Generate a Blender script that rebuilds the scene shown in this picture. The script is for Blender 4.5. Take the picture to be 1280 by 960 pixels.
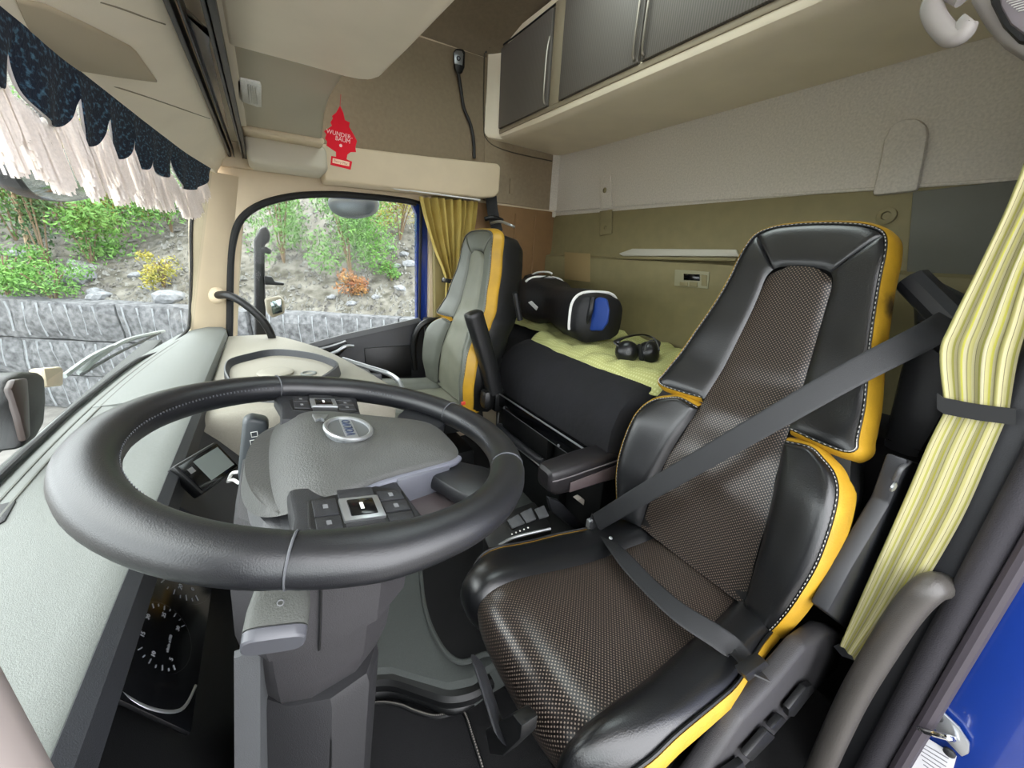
import bpy, bmesh, math, random
from mathutils import Vector, Matrix
from mathutils import noise as mnoise
R = random.Random(7)
PI = math.pi
for o in list(bpy.data.objects): bpy.data.objects.remove(o)
scene = bpy.context.scene
COL = scene.collection

# ------------------------------------------------------------------ camera
# X = towards the rear of the cab, Y = across the cab to the passenger door, Z = up; the camera stands in the open driver's door
AX = Vector((0.855, -0.124, 0.504)); AY = Vector((-0.517, -0.300, 0.802)); AZ = Vector((0.052, -0.946, -0.320))
AY.normalize(); AX = (AX - AY*AX.dot(AY)).normalized(); AZ = AX.cross(AY)
FPX = 481.0
cam_d = bpy.data.cameras.new('camera'); cam = bpy.data.objects.new('camera', cam_d); COL.objects.link(cam)
cam_d.sensor_width = 36.0; cam_d.lens = 36.0*FPX/1280.0; cam_d.clip_start = 0.01; cam_d.clip_end = 300
m = Matrix.Identity(4)
for i, a in enumerate((AX, AY, AZ)):
    m[i][0] = a[0]; m[i][1] = -a[1]; m[i][2] = -a[2]
cam.matrix_world = m
scene.camera = cam

# ------------------------------------------------------------------ sky, sun, exposure
world = bpy.data.worlds.new('sky'); scene.world = world; world.use_nodes = True
wn = world.node_tree; bgn = wn.nodes['Background']
bgn.inputs[0].default_value = (0.96, 0.97, 1.0, 1); bgn.inputs[1].default_value = 2.6
sun_d = bpy.data.lights.new('sun', 'SUN'); sun_d.energy = 0.5; sun_d.angle = math.radians(50); sun_d.color = (1, 0.97, 0.92)
sun = bpy.data.objects.new('sun', sun_d); COL.objects.link(sun)
sun.rotation_euler = Vector((0.50, -0.30, -0.80)).to_track_quat('-Z', 'Y').to_euler()
vs = scene.view_settings
vs.view_transform = 'Standard'; vs.look = 'None'; vs.gamma = 1.0; vs.use_curve_mapping = False; vs.exposure = 1.68

# ------------------------------------------------------------------ helpers
def ray(px, py):
    c = Vector((px-640.0, py-480.0, FPX)); return Vector((AX.dot(c), AY.dot(c), AZ.dot(c)))
def P(px, py, x=None, y=None, z=None, pl=None):
    "point of a real plane (x=, y= or z= constant, or pl=(point, normal)) seen at a photo pixel"
    d = ray(px, py)
    if pl: t = Vector(pl[0]).dot(Vector(pl[1]))/d.dot(Vector(pl[1]))
    elif x is not None: t = x/d.x
    elif y is not None: t = y/d.y
    else: t = z/d.z
    return d*t
def V(*a): return Vector(a)
def s2l(c): return c/12.92 if c <= .04045 else ((c+.055)/1.055)**2.4
def rgb(h):
    if isinstance(h, str): h = h.lstrip('#'); return tuple(s2l(int(h[i:i+2], 16)/255) for i in (0, 2, 4))
    return h
WL = {}
def link(o, parent, loc):
    COL.objects.link(o)
    if parent is not None:
        o.parent = parent; o.location = Vector(loc)-WL[parent.name]
    else: o.location = loc
    WL[o.name] = Vector(loc); return o
def props(o, label=None, cat=None, group=None, kind=None):
    if label: o['label'] = label
    if cat: o['category'] = cat
    if group: o['group'] = group
    if kind: o['kind'] = kind
    return o
def thing(name, label, cat, loc=(0, 0, 0), group=None):
    o = bpy.data.objects.new(name, None); o.empty_display_size = .05
    link(o, None, loc); return props(o, label, cat, group)
def struct(o): o['kind'] = 'structure'; return o
def sempty(name, loc=(0, 0, 0)):
    o = bpy.data.objects.new(name, None); link(o, None, loc); o['kind'] = 'structure'; return o
def mk(name, vs_, fs, mat, parent=None, smooth=True, uvs=None, bev=0, seg=2, ang=35, recalc=True):
    bm = bmesh.new()
    bv = [bm.verts.new(v) for v in vs_]
    uvl = bm.loops.layers.uv.new('UVMap') if uvs else None
    for f in fs:
        try: fc = bm.faces.new([bv[i] for i in f])
        except ValueError: continue
        if uvl:
            for l, i in zip(fc.loops, f): l[uvl].uv = uvs[i]
    return mkbm(name, bm, mat, parent, smooth, bev, seg, ang, recalc)
def mkbm(name, bm, mat, parent=None, smooth=True, bev=0, seg=2, ang=35, recalc=True):
    if recalc: bmesh.ops.recalc_face_normals(bm, faces=bm.faces)
    if bev:
        es = [e for e in bm.edges if len(e.link_faces) == 2 and e.calc_face_angle(0) > math.radians(25)]
        bmesh.ops.bevel(bm, geom=es, offset=bev, segments=seg, profile=.5, affect='EDGES', clamp_overlap=True)
    lo = Vector((1e9,)*3); hi = Vector((-1e9,)*3)
    for v in bm.verts:
        for k in range(3): lo[k] = min(lo[k], v.co[k]); hi[k] = max(hi[k], v.co[k])
    c = (lo+hi)/2; c.z = lo.z
    bmesh.ops.translate(bm, verts=bm.verts, vec=-c)
    me = bpy.data.meshes.new(name); bm.to_mesh(me); bm.free()
    if smooth:
        for p in me.polygons: p.use_smooth = True
        me.set_sharp_from_angle(angle=math.radians(ang))
    if isinstance(mat, (list, tuple)):
        for mm in mat: me.materials.append(mm)
    else: me.materials.append(mat)
    return link(bpy.data.objects.new(name, me), parent, c)
def grid(nu, nv, cu=False, cv=False):
    f = []
    for i in range(nu if cu else nu-1):
        for j in range(nv if cv else nv-1):
            i2, j2 = (i+1) % nu, (j+1) % nv
            f.append((i*nv+j, i2*nv+j, i2*nv+j2, i*nv+j2))
    return f
def loft(name, rows, mat, parent=None, cu=False, cv=False, caps=False, uv=None, **k):
    nu, nv = len(rows), len(rows[0]); vs_ = [p for r in rows for p in r]
    fs = grid(nu, nv, cu, cv)
    if caps: fs += [tuple(range(nv)), tuple(range((nu-1)*nv, nu*nv))]
    uvs = [q for r in uv for q in r] if uv else None
    return mk(name, vs_, fs, mat, parent, uvs=uvs, **k)
def slab(name, rows, th, mat, parent=None, nrm=None, uv=None, **k):
    "a sheet given as a grid of points, thickened by th"
    nu, nv = len(rows), len(rows[0])
    A = [[Vector(p) for p in r] for r in rows]; B = []
    for i in range(nu):
        r = []
        for j in range(nv):
            du = A[min(i+1, nu-1)][j]-A[max(i-1, 0)][j]; dv = A[i][min(j+1, nv-1)]-A[i][max(j-1, 0)]
            n = Vector(nrm) if nrm else du.cross(dv)
            if n.length > 0: n.normalize()
            r.append(A[i][j]-n*th)
        B.append(r)
    vs_ = [p for r in A for p in r]+[p for r in B for p in r]; N = nu*nv
    f = grid(nu, nv); f += [tuple(reversed([q+N for q in x])) for x in grid(nu, nv)]
    ring = [j for j in range(nv)]+[i*nv+nv-1 for i in range(1, nu)]+[(nu-1)*nv+j for j in range(nv-2, -1, -1)]+[i*nv for i in range(nu-2, 0, -1)]
    for a, b in zip(ring, ring[1:]+ring[:1]): f.append((a, b, b+N, a+N))
    uvs = None
    if uv: uvs = [q for r in uv for q in r]*2
    return mk(name, vs_, f, mat, parent, uvs=uvs, **k)
def box(name, lo, hi, mat, parent=None, bev=.004, rot=None, seg=2, piv=None, **k):
    lo, hi = Vector(lo), Vector(hi)
    vs_ = [Vector((x, y, z)) for x in (lo.x, hi.x) for y in (lo.y, hi.y) for z in (lo.z, hi.z)]
    if rot is not None:
        c = Vector(piv) if piv is not None else (lo+hi)/2; vs_ = [c+rot@(v-c) for v in vs_]
    fs = [(0, 1, 3, 2), (4, 6, 7, 5), (0, 4, 5, 1), (2, 3, 7, 6), (0, 2, 6, 4), (1, 5, 7, 3)]
    return mk(name, vs_, fs, mat, parent, bev=bev, seg=seg, **k)
def prism(name, poly, vec, mat, parent=None, bev=.003, **k):
    n = len(poly); poly = [Vector(p) for p in poly]; vec = Vector(vec)
    vs_ = poly+[p+vec for p in poly]
    fs = [tuple(range(n)), tuple(range(2*n-1, n-1, -1))]+[(i, (i+1) % n, (i+1) % n+n, i+n) for i in range(n)]
    return mk(name, vs_, fs, mat, parent, bev=bev, **k)
def spline(pts, n=8, closed=False):
    pts = [Vector(p) for p in pts]; out = []; N = len(pts)
    for i in range(N if closed else N-1):
        if closed: a, b, c, d = pts[i-1], pts[i], pts[(i+1) % N], pts[(i+2) % N]
        else: a, b, c, d = pts[max(i-1, 0)], pts[i], pts[i+1], pts[min(i+2, N-1)]
        for k in range(n):
            t = k/n
            out.append(.5*((2*b)+(c-a)*t+(2*a-5*b+4*c-d)*t*t+(3*b-a-3*c+d)*t**3))
    if not closed: out.append(pts[-1])
    return out
def tube(name, pts, r, mat, parent=None, n=8, seg=10, closed=False, smooth=True, flat=None, up=None):
    "a swept round bar; flat=(a,b) sweeps an a x b rounded strap whose wide side lies across up"
    q = spline(pts, n, closed) if smooth else [Vector(p) for p in pts]
    rows = []; N = len(q); nrm = None
    for i, p in enumerate(q):
        t = (q[(i+1) % N]-q[i-1]) if closed else (q[min(i+1, N-1)]-q[max(i-1, 0)])
        t.normalize()
        if up is not None:
            u_ = up[i*len(up)//N] if isinstance(up, list) else Vector(up)
            nrm = u_-t*u_.dot(t)
        elif nrm is None: nrm = t.orthogonal()
        else: nrm = nrm-t*nrm.dot(t)
        nrm.normalize(); b = t.cross(nrm)
        rr = r(i/(N-1)) if callable(r) else r
        row = []
        for k in range(seg):
            a = 2*PI*k/seg; ca, sa = math.cos(a), math.sin(a)
            if flat: row.append(p+nrm*flat[1]*math.copysign(abs(ca)**.4, ca)+b*flat[0]*math.copysign(abs(sa)**.4, sa))
            else: row.append(p+nrm*rr*ca+b*rr*sa)
        rows.append(row)
    return loft(name, rows, mat, parent, cu=closed, cv=True, caps=not closed)
def lathe(name, c, axis, prof, mat, parent=None, seg=24, **k):
    "prof: list of (radius, height along axis)"
    axis = Vector(axis).normalized(); a = axis.orthogonal().normalized(); b = axis.cross(a); c = Vector(c)
    rows = [[c+axis*h+(a*math.cos(2*PI*i/seg)+b*math.sin(2*PI*i/seg))*max(r, 1e-4) for i in range(seg)] for r, h in prof]
    return loft(name, rows, mat, parent, cv=True, caps=True, **k)
def text(name, s, loc, xdir, ydir, size, mat, parent=None, ext=.0004):
    cu = bpy.data.curves.new(name, 'FONT'); cu.body = s; cu.size = size; cu.extrude = ext; cu.align_x = 'CENTER'; cu.align_y = 'CENTER'; cu.resolution_u = 3
    tmp = bpy.data.objects.new('tmp', cu); COL.objects.link(tmp)
    dg = bpy.context.evaluated_depsgraph_get(); me = bpy.data.meshes.new_from_object(tmp.evaluated_get(dg))
    bpy.data.objects.remove(tmp)
    xd = Vector(xdir).normalized(); yd = Vector(ydir); yd = (yd-xd*yd.dot(xd)).normalized(); zd = xd.cross(yd); loc = Vector(loc)
    me.transform(Matrix(((xd.x, yd.x, zd.x, 0), (xd.y, yd.y, zd.y, 0), (xd.z, yd.z, zd.z, 0), (0, 0, 0, 1))))
    me.materials.append(mat); me.name = name
    return link(bpy.data.objects.new(name, me), parent, loc)
def lerp(a, b, t): return a+(b-a)*t
def interp(tab, t):
    if t <= tab[0][0]: return tab[0][1]
    for (a, va), (b, vb) in zip(tab, tab[1:]):
        if t <= b:
            k = (t-a)/(b-a); k = k*k*(3-2*k); return va+(vb-va)*k
    return tab[-1][1]

# ------------------------------------------------------------------ materials
MATS = {}
def M(name, col, rough=.6, metal=0., var=0., vscale=30, bump=0., bscale=200, spec=.5, coat=0., sheen=0., col2=None, detail=4):
    if name in MATS: return MATS[name]
    mt = bpy.data.materials.new(name); mt.use_nodes = True; nt = mt.node_tree; b = nt.nodes['Principled BSDF']
    c = rgb(col); b.inputs['Base Color'].default_value = (*c, 1); b.inputs['Roughness'].default_value = rough
    b.inputs['Metallic'].default_value = metal; b.inputs['Specular IOR Level'].default_value = spec
    b.inputs['Coat Weight'].default_value = coat; b.inputs['Sheen Weight'].default_value = sheen
    if var or bump or col2:
        tc = nt.nodes.new('ShaderNodeTexCoord')
    if var or col2:
        n = nt.nodes.new('ShaderNodeTexNoise'); n.inputs['Scale'].default_value = vscale; n.inputs['Detail'].default_value = detail
        nt.links.new(tc.outputs['Object'], n.inputs['Vector'])
        r = nt.nodes.new('ShaderNodeValToRGB'); r.color_ramp.elements[0].position = .32; r.color_ramp.elements[1].position = .68
        if col2: ca, cb = c, rgb(col2)
        else: ca, cb = [x*(1-var) for x in c], [min(1, x*(1+var)) for x in c]
        r.color_ramp.elements[0].color = (*ca, 1); r.color_ramp.elements[1].color = (*cb, 1)
        nt.links.new(n.outputs['Fac'], r.inputs['Fac']); nt.links.new(r.outputs['Color'], b.inputs['Base Color'])
    if bump:
        n2 = nt.nodes.new('ShaderNodeTexNoise'); n2.inputs['Scale'].default_value = bscale; n2.inputs['Detail'].default_value = 3
        nt.links.new(tc.outputs['Object'], n2.inputs['Vector'])
        bp = nt.nodes.new('ShaderNodeBump'); bp.inputs['Strength'].default_value = bump; bp.inputs['Distance'].default_value = .003
        nt.links.new(n2.outputs['Fac'], bp.inputs['Height']); nt.links.new(bp.outputs['Normal'], b.inputs['Normal'])
    MATS[name] = mt; return mt
def glass(name, tint=(.86, .885, .875), ior=1.45):
    mt = bpy.data.materials.new(name); mt.use_nodes = True; nt = mt.node_tree; nt.nodes.remove(nt.nodes['Principled BSDF'])
    out = nt.nodes['Material Output']; tr = nt.nodes.new('ShaderNodeBsdfTransparent'); tr.inputs[0].default_value = (*tint, 1)
    gl = nt.nodes.new('ShaderNodeBsdfGlossy'); gl.inputs['Roughness'].default_value = .0; gl.inputs[0].default_value = (1, 1, 1, 1)
    ge = nt.nodes.new('ShaderNodeNewGeometry'); dt = nt.nodes.new('ShaderNodeVectorMath'); dt.operation = 'DOT_PRODUCT'
    nt.links.new(ge.outputs['Normal'], dt.inputs[0]); nt.links.new(ge.outputs['Incoming'], dt.inputs[1])
    f5 = mathn(nt, 'POWER', mathn(nt, 'SUBTRACT', 1.0, mathn(nt, 'ABSOLUTE', dt.outputs['Value'])), 5.0)
    fac = mathn(nt, 'MULTIPLY_ADD', f5, .14, .004)      # Schlick's approximation of a thin pane
    mx = nt.nodes.new('ShaderNodeMixShader'); nt.links.new(fac, mx.inputs[0]); nt.links.new(tr.outputs[0], mx.inputs[1]); nt.links.new(gl.outputs[0], mx.inputs[2])
    nt.links.new(mx.outputs[0], out.inputs[0]); return mt
def emis(name, col, s):
    mt = bpy.data.materials.new(name); mt.use_nodes = True; b = mt.node_tree.nodes['Principled BSDF']
    b.inputs['Base Color'].default_value = (*rgb(col), 1); b.inputs['Emission Color'].default_value = (*rgb(col), 1); b.inputs['Emission Strength'].default_value = s; return mt
def uvmat(name, build, rough=.5, **k):
    "material whose colour is built from the UV map; build(nt, uv_socket) returns a colour socket"
    mt = M(name, (.5, .5, .5), rough, **k); nt = mt.node_tree
    u = nt.nodes.new('ShaderNodeUVMap'); u.uv_map = 'UVMap'
    nt.links.new(build(nt, u.outputs[0]), nt.nodes['Principled BSDF'].inputs['Base Color']); return mt
def mathn(nt, op, a, b=None, c=None):
    n = nt.nodes.new('ShaderNodeMath'); n.operation = op
    for i, x in enumerate((a, b, c)):
        if x is None: continue
        if isinstance(x, (int, float)): n.inputs[i].default_value = x
        else: nt.links.new(x, n.inputs[i])
    return n.outputs[0]
def mixc(nt, fac, a, b):
    n = nt.nodes.new('ShaderNodeMix'); n.data_type = 'RGBA'
    if isinstance(fac, (int, float)): n.inputs[0].default_value = fac
    else: nt.links.new(fac, n.inputs[0])
    for i, x in ((6, a), (7, b)):
        if isinstance(x, tuple): n.inputs[i].default_value = (*x[:3], 1)
        else: nt.links.new(x, n.inputs[i])
    return n.outputs[2]
def dots(nt, uv):
    "light dots in staggered rows on dark leathercloth, pitch 8 mm"
    sp = nt.nodes.new('ShaderNodeSeparateXYZ'); nt.links.new(uv, sp.inputs[0])
    p = 1/.0078
    a = mathn(nt, 'ADD', mathn(nt, 'MULTIPLY', sp.outputs[0], p), mathn(nt, 'MULTIPLY', sp.outputs[1], p))
    b = mathn(nt, 'SUBTRACT', mathn(nt, 'MULTIPLY', sp.outputs[0], p), mathn(nt, 'MULTIPLY', sp.outputs[1], p))
    fa = mathn(nt, 'SUBTRACT', mathn(nt, 'FRACT', a), .5); fb = mathn(nt, 'SUBTRACT', mathn(nt, 'FRACT', b), .5)
    d = mathn(nt, 'SQRT', mathn(nt, 'ADD', mathn(nt, 'MULTIPLY', fa, fa), mathn(nt, 'MULTIPLY', fb, fb)))
    f = mathn(nt, 'LESS_THAN', d, .25)
    return mixc(nt, f, rgb('120e0d'), rgb('75695f'))

m_beige = M('beige_trim', 'd0bfa2', .65, var=.04, vscale=8, bump=.15, bscale=700)
m_greige = M('greige_trim', 'eadfc8', .6, var=.04, vscale=6, bump=.12, bscale=700)
m_headl = M('headliner_fabric', '8f8069', .9, var=.06, vscale=60, bump=.3, bscale=900)
m_roof = M('roof_fabric', '80735f', .95, var=.06, vscale=60, bump=.3, bscale=900)
m_rearl = M('rear_fabric', 'ccc6ba', .95, var=.1, vscale=160, bump=.4, bscale=900)
m_olive = M('rear_panel_olive', '7d7452', .6, var=.05, vscale=20, bump=.2, bscale=700)
m_brown = M('side_panel_brown', '7d5f3d', .6, var=.05, vscale=20, bump=.2, bscale=700)
m_dash = M('dash_plastic', '707470', .6, var=.06, vscale=350, bump=.25, bscale=900)
m_dash2 = M('dash_plastic_warm', '8f8b7e', .6, var=.06, vscale=350, bump=.2, bscale=900)
m_dashd = M('dash_dark_plastic', '2b2d31', .55, var=.05, vscale=200, bump=.25, bscale=900)
m_black = M('black_plastic', '0c0d0e', .42, bump=.15, bscale=900)
m_blackg = M('black_gloss', '0a0b0d', .15)
m_rubber = M('rubber', '101112', .7)
m_grey = M('grey_plastic', '48494b', .48, var=.05, vscale=200, bump=.2, bscale=900)
m_dgrey = M('dark_grey_plastic', '242528', .45, var=.05, vscale=200, bump=.2, bscale=900)
m_silver = M('satin_silver', 'a9acae', .35, metal=.8)
m_chrome = M('chrome', 'd8dadc', .12, metal=1.0)
m_leather = M('black_leather', '121315', .30, bump=.14, bscale=420, var=.12, vscale=12, spec=.7)
m_leatherg = M('wheel_leather', '18191c', .36, bump=.12, bscale=900, var=.12, vscale=25, spec=.6)
m_yellow = M('yellow_leather', 'ab8420', .5, bump=.2, bscale=220, var=.14, vscale=16)
m_yworn = M('yellow_leather_scuffed', 'ab8420', .5, bump=.2, bscale=220, var=.14, vscale=16)
nt = m_yworn.node_tree; ge = nt.nodes.new('ShaderNodeNewGeometry'); vd = nt.nodes.new('ShaderNodeVectorMath'); vd.operation = 'DISTANCE'; nt.links.new(ge.outputs['Position'], vd.inputs[0])
SCUFF = P(1120, 382, x=1.105); vd.inputs[1].default_value = SCUFF
ns = nt.nodes.new('ShaderNodeTexNoise'); ns.inputs['Scale'].default_value = 60; nt.links.new(ge.outputs['Position'], ns.inputs['Vector'])
fc_ = mathn(nt, 'MULTIPLY_ADD', mathn(nt, 'SUBTRACT', .036, vd.outputs['Value']), 45.0, mathn(nt, 'SUBTRACT', ns.outputs['Fac'], .55))
fc_ = mathn(nt, 'MULTIPLY', mathn(nt, 'MINIMUM', mathn(nt, 'MAXIMUM', fc_, 0.0), 1.0), .9)
bs_ = nt.nodes['Principled BSDF'].inputs['Base Color']; src = bs_.links[0].from_socket; nt.links.new(mixc(nt, fc_, src, rgb('1a150e')), bs_)
m_stitch = M('grey_stitching', 'a9a6a0', .8)
m_dots = uvmat('perforated_leathercloth', dots, .30, bump=.12, bscale=160)
m_carpet = M('black_carpet', '08080a', 1.0, var=.4, vscale=600, bump=.8, bscale=900)
m_tunnel = M('tunnel_lining', '474b49', .85, var=.12, vscale=500, bump=.4, bscale=900)
m_white = M('white_print', 'dcdcd8', .6)
m_glass = glass('window_glass')
m_blue = M('blue_paint', '13307c', .25, coat=.6, var=.03, vscale=5)
m_belt = M('belt_webbing', '212224', .5, bump=.3, bscale=1200)
# ================================================================== THE CAB SHELL
def holed(name, outer, inners, vec, mat, parent=None, smooth=False):
    bm = bmesh.new(); es = []
    for lp in [outer]+inners:
        vv = [bm.verts.new(p) for p in lp]
        for a, b in zip(vv, vv[1:]+vv[:1]): es.append(bm.edges.new((a, b)))
    bmesh.ops.triangle_fill(bm, use_beauty=True, use_dissolve=False, edges=es)
    r = bmesh.ops.extrude_face_region(bm, geom=bm.faces[:])
    bmesh.ops.translate(bm, verts=[g for g in r['geom'] if isinstance(g, bmesh.types.BMVert)], vec=Vector(vec))
    return mkbm(name, bm, mat, parent, smooth)
FZ = -1.15
WY = 2.1
struct(box('floor', (-.9, -.12, FZ-.05), (1.62, 2.2, FZ), m_carpet, bev=0))
# roof, curving down to the sides, with an unseen hatch added to let daylight in
rx = (-.35, .1, .50, 1.05, 1.2, 1.62); ryz = ((-.14, .8), (-.1, .92), (.0, .985), (.2, 1.02), (.65, 1.045), (1.4, 1.045), (1.8, 1.02), (2.0, .985), (2.1, .92), (2.14, .8))
vv = [V(x, y, z+t) for t in (0, .03) for x in rx for y, z in ryz]; nn_ = len(ryz); NN = len(rx)*nn_; ff = []
for i in range(len(rx)-1):
    for j in range(nn_-1):
        if i == 2 and j == 4: continue
        q = (i*nn_+j, (i+1)*nn_+j, (i+1)*nn_+j+1, i*nn_+j+1); ff += [q, tuple(k+NN for k in q[::-1])]
c4 = [2*nn_+4, 3*nn_+4, 3*nn_+5, 2*nn_+5]
for k in range(4): ff.append((c4[k], c4[(k+1) % 4], c4[(k+1) % 4]+NN, c4[k]+NN))
struct(mk('ceiling', vv, ff, m_roof, None, recalc=False, ang=50))
w3 = struct(box('added_hatch', (.50, .65, 1.062), (1.05, 1.40, 1.068), glass('added_hatch_glass', (.85, .9, .88)), bev=0)); w3['label'] = 'unseen glazed roof hatch added to let in daylight'
# passenger side wall with the window opening
win = [P(a, b, y=WY) for a, b in ((283, 440), (284, 400), (285, 330), (290, 292), (302, 268), (325, 252), (360, 243), (400, 240), (440, 241), (500, 247), (526, 251), (536, 262), (537, 300), (536, 402))]
win += [V(.745, WY, -.6), V(-.2, WY, -.6)]
wr = struct(holed('wall_right', [V(-.28, WY, -1.2), V(1.62, WY, -1.2), V(1.62, WY, .95), V(-.30, WY, .95), V(-.30, WY, .34), V(-.115, WY, .30), V(-.28, WY, -.40)], [win], (0, .05, 0), m_beige))
prism('side_fabric_panel', [P(404, 190, y=2.093), P(390, 120, y=2.093), V(.20, 2.093, .9), V(1.12, 2.093, .915), V(1.12, 2.093, .42)], (0, -.006, 0), m_headl, wr, bev=.002)
prism('rear_side_panel', [V(1.06, 2.092, .27), V(1.62, 2.092, .26), V(1.62, 2.092, .94), V(1.06, 2.092, .94)], (0, -.008, 0), m_headl, wr, bev=.002)
prism('rear_lower_panel', [V(.78, 2.092, -.62), V(1.62, 2.092, -.62), V(1.62, 2.092, .255), V(.78, 2.092, .255)], (0, -.02, 0), m_brown, wr, bev=.004)
for xx in (1.26, 1.40):
    box('panel_rib', (xx, 2.064, -.35), (xx+.012, 2.075, .22), m_brown, wr, bev=.004)
box('coat_hook_plate', P(636, 242, y=2.085), P(642, 224, y=2.076), m_headl, wr, bev=.003)
tube('panel_seam', [V(1.06, 2.078, .258), V(1.3, 2.078, .258), V(1.535, 2.07, .258)], .004, m_beige, wr)
# header shelf above the passenger door
sh = thing('header_shelf', 'long beige storage ledge above the passenger window', 'shelf', (.65, 1.95, .25))
prism('ledge_face', [V(.25, 1.95, .248), V(.98, 1.95, .262), V(1.06, 1.95, .275), V(1.085, 1.95, .30), V(1.088, 1.95, .42), V(1.07, 1.95, .432), V(.7, 1.95, .408), V(.25, 1.95, .385)], (0, .14, 0), m_beige, sh, bev=.012, seg=3)
box('ledge_clip', P(492, 236, y=1.948), P(512, 239, y=1.94), m_white, sh, bev=.001)
tube('curtain_rail', [P(440, 226, y=1.96), P(520, 239, y=1.96), P(600, 250, y=1.96)], .004, m_white, sh)
# A-pillar on the passenger side
def ybot(y): return -.395+.09*((y-1.02)/1.0)**2
def ytop(y): return -.215+.09*((y-1.02)/1.0)**2
rows = []
for k in range(9):
    t = k/8; py = lerp(425, 225, t); z = lerp(-.42, .24, t)
    a = P(237+3*t, py, y=2.0); b = P(lerp(288, 300, t*t), py+6, y=2.1)
    a.z = z; b.z = z; mid = (a+b)/2+V(-.012, -.02, 0)
    rows.append(spline([a+V(-.008, .02, 0), a, mid, b, b+V(.03, .03, 0)], 4))
struct(slab('trim_1', rows, -.02, m_beige))['label'] = 'beige windscreen pillar trim by the passenger window'
# driver side: header over the open door, pillar behind the door, wall beside the bunk
struct(box('wall_left', (-.45, -.16, .55), (1.62, -.06, 1.0), m_beige, bev=0))
rp = sempty('trim_2', (1.0, 0, FZ))
box('pillar_trim', (.955, .022, FZ-.1), (1.55, .085, 1.0), m_dgrey, rp, bev=.02, seg=3)
box('door_jamb', (.955, -.22, FZ-.45), (1.55, .012, 1.0), m_blue, rp, bev=.015)
tube('door_seal', [V(.945, .022, .9), V(.945, .02, .2), V(.945, .018, -.5), V(.94, .016, -1.1), V(.93, .015, -1.5)], .020, M('seal_rubber', '29272c', .75, bump=.4, bscale=500), rp, seg=12)
tube('door_seal_lip', [V(.935, -.008, .9), V(.935, -.010, .2), V(.935, -.012, -.5), V(.93, -.014, -1.1), V(.92, -.015, -1.5)], .012, M('seal_lip', '3f3a40', .5), rp, seg=10)
box('jamb_edge', (.93, -.235, FZ-.45), (.96, -.185, 1.0), M('blue_edge', '1e3fa8', .25, coat=.5), rp, bev=.01)
box('pillar_sock', P(1078, 865, x=.952), P(1110, 770, x=.962), M('woven_grey', '77746c', .9, bump=.6, bscale=300, var=.15, vscale=400), rp, bev=.003)
# label and striker on the jamb
lb = prism('vin_label', [P(1128, 960, x=.952), P(1142, 912, x=.952), P(1196, 945, x=.952), P(1185, 985, x=.952)], (-.001, 0, 0), M('label_white', 'c9c9cc', .5), rp, bev=0)
for k in range(7):
    a = P(1147+k*1.5, 925+k*6, x=.9505); b = P(1186-k*1.5, 948+k*5, x=.9505)
    prism('label_print', [a, b, b+V(0, 0, -.0018), a+V(0, 0, -.0018)], (-.0005, 0, 0), M('print_grey', '77777c', .6), lb, bev=0)
ds = sempty('trim_3', P(1185, 910, x=.95)); ds['label'] = 'chrome door striker on the blue jamb'
prism('striker_plate', [P(a, b, x=.95) for a, b in ((1160, 880), (1175, 884), (1200, 908), (1213, 928), (1212, 940), (1203, 944), (1180, 920), (1160, 900))], (-.006, 0, 0), m_silver, ds, bev=.002)
tube('striker_loop', [P(1150, 905, x=.95), P(1152, 912, x=.92), P(1185, 922, x=.92), P(1196, 925, x=.95)], .005, m_chrome, ds)
for q in ((1172, 895), (1187, 940)):
    lathe('striker_bolt', P(*q, x=.945), (-1, 0, 0), [(.008, 0), (.008, .004), (.005, .006)], m_dgrey, ds, seg=12)
# rear wall
wb = sempty('wall_rear', (1.54, 1.0, FZ))
slab('upper_fabric', [[V(1.545-.0*z, y, z) for y in (-.12, .5, 1.0, 1.6, 2.0, 2.06)]+[V(1.50, 2.09, z)] for z in (.225, .3, .45, .58)], .02, m_rearl, wb, nrm=(-1, 0, 0))
slab('lower_panel', [[V(x, y, z) for y in (-.12, .5, 1.0, 1.6, 2.1)] for x, z in ((1.548, .24), (1.542, .225), (1.541, .03), (1.535, .012), (1.505, .0), (1.50, -.02), (1.50, -.10), (1.525, -.14), (1.53, -.45))], .02, m_olive, wb, nrm=(-1, 0, 0))
tube('panel_seam', [V(1.541, 2.08, .258), V(1.541, 1.2, .248), V(1.541, .44, .232), V(1.541, -.1, .222)], .005, m_rearl, wb)
def wallp(name, pts, x, d, mat, bev=.004, par=None): return prism(name, [P(a, b, x=x) for a, b in pts], (-d, 0, 0), mat, par or wb, bev=bev)
wallp('anchor_cover', ((1092, 246), (1100, 215), (1108, 175), (1116, 158), (1130, 150), (1150, 150), (1161, 158), (1163, 170), (1158, 200), (1150, 240)), 1.548, .022, m_rearl, .012)
for q, rr in (((1128, 199), .014), ((1109, 270), .014), ((758, 285), .008), ((757, 238), .008)):
    lathe('panel_fastener', P(*q, x=1.54), (-1, 0, 0), [(rr*1.6, 0), (rr*1.6, .008), (rr, .012), (rr*.8, .012), (rr*.7, .007)], m_rearl if q[1] < 200 else m_olive, wb, seg=16)
wallp('panel_rib', ((752, 222), (764, 219), (766, 260), (752, 262)), 1.545, .010, m_rearl)
wallp('panel_rib', ((751, 264), (766, 262), (766, 292), (751, 295)), 1.541, .010, m_olive)
wallp('storage_slot', ((775, 317), (792, 311), (922, 312), (926, 321), (780, 320)), 1.535, .012, M('slot_white', 'b5b2a4', .5))
wallp('slot_lip', ((772, 320), (926, 323), (924, 327), (776, 324)), 1.53, .03, m_olive)
sp = wallp('switch_panel', ((845, 337), (888, 340), (886, 361), (844, 357)), 1.502, .008, M('switch_bezel', '8f8b70', .5), .002)
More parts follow.
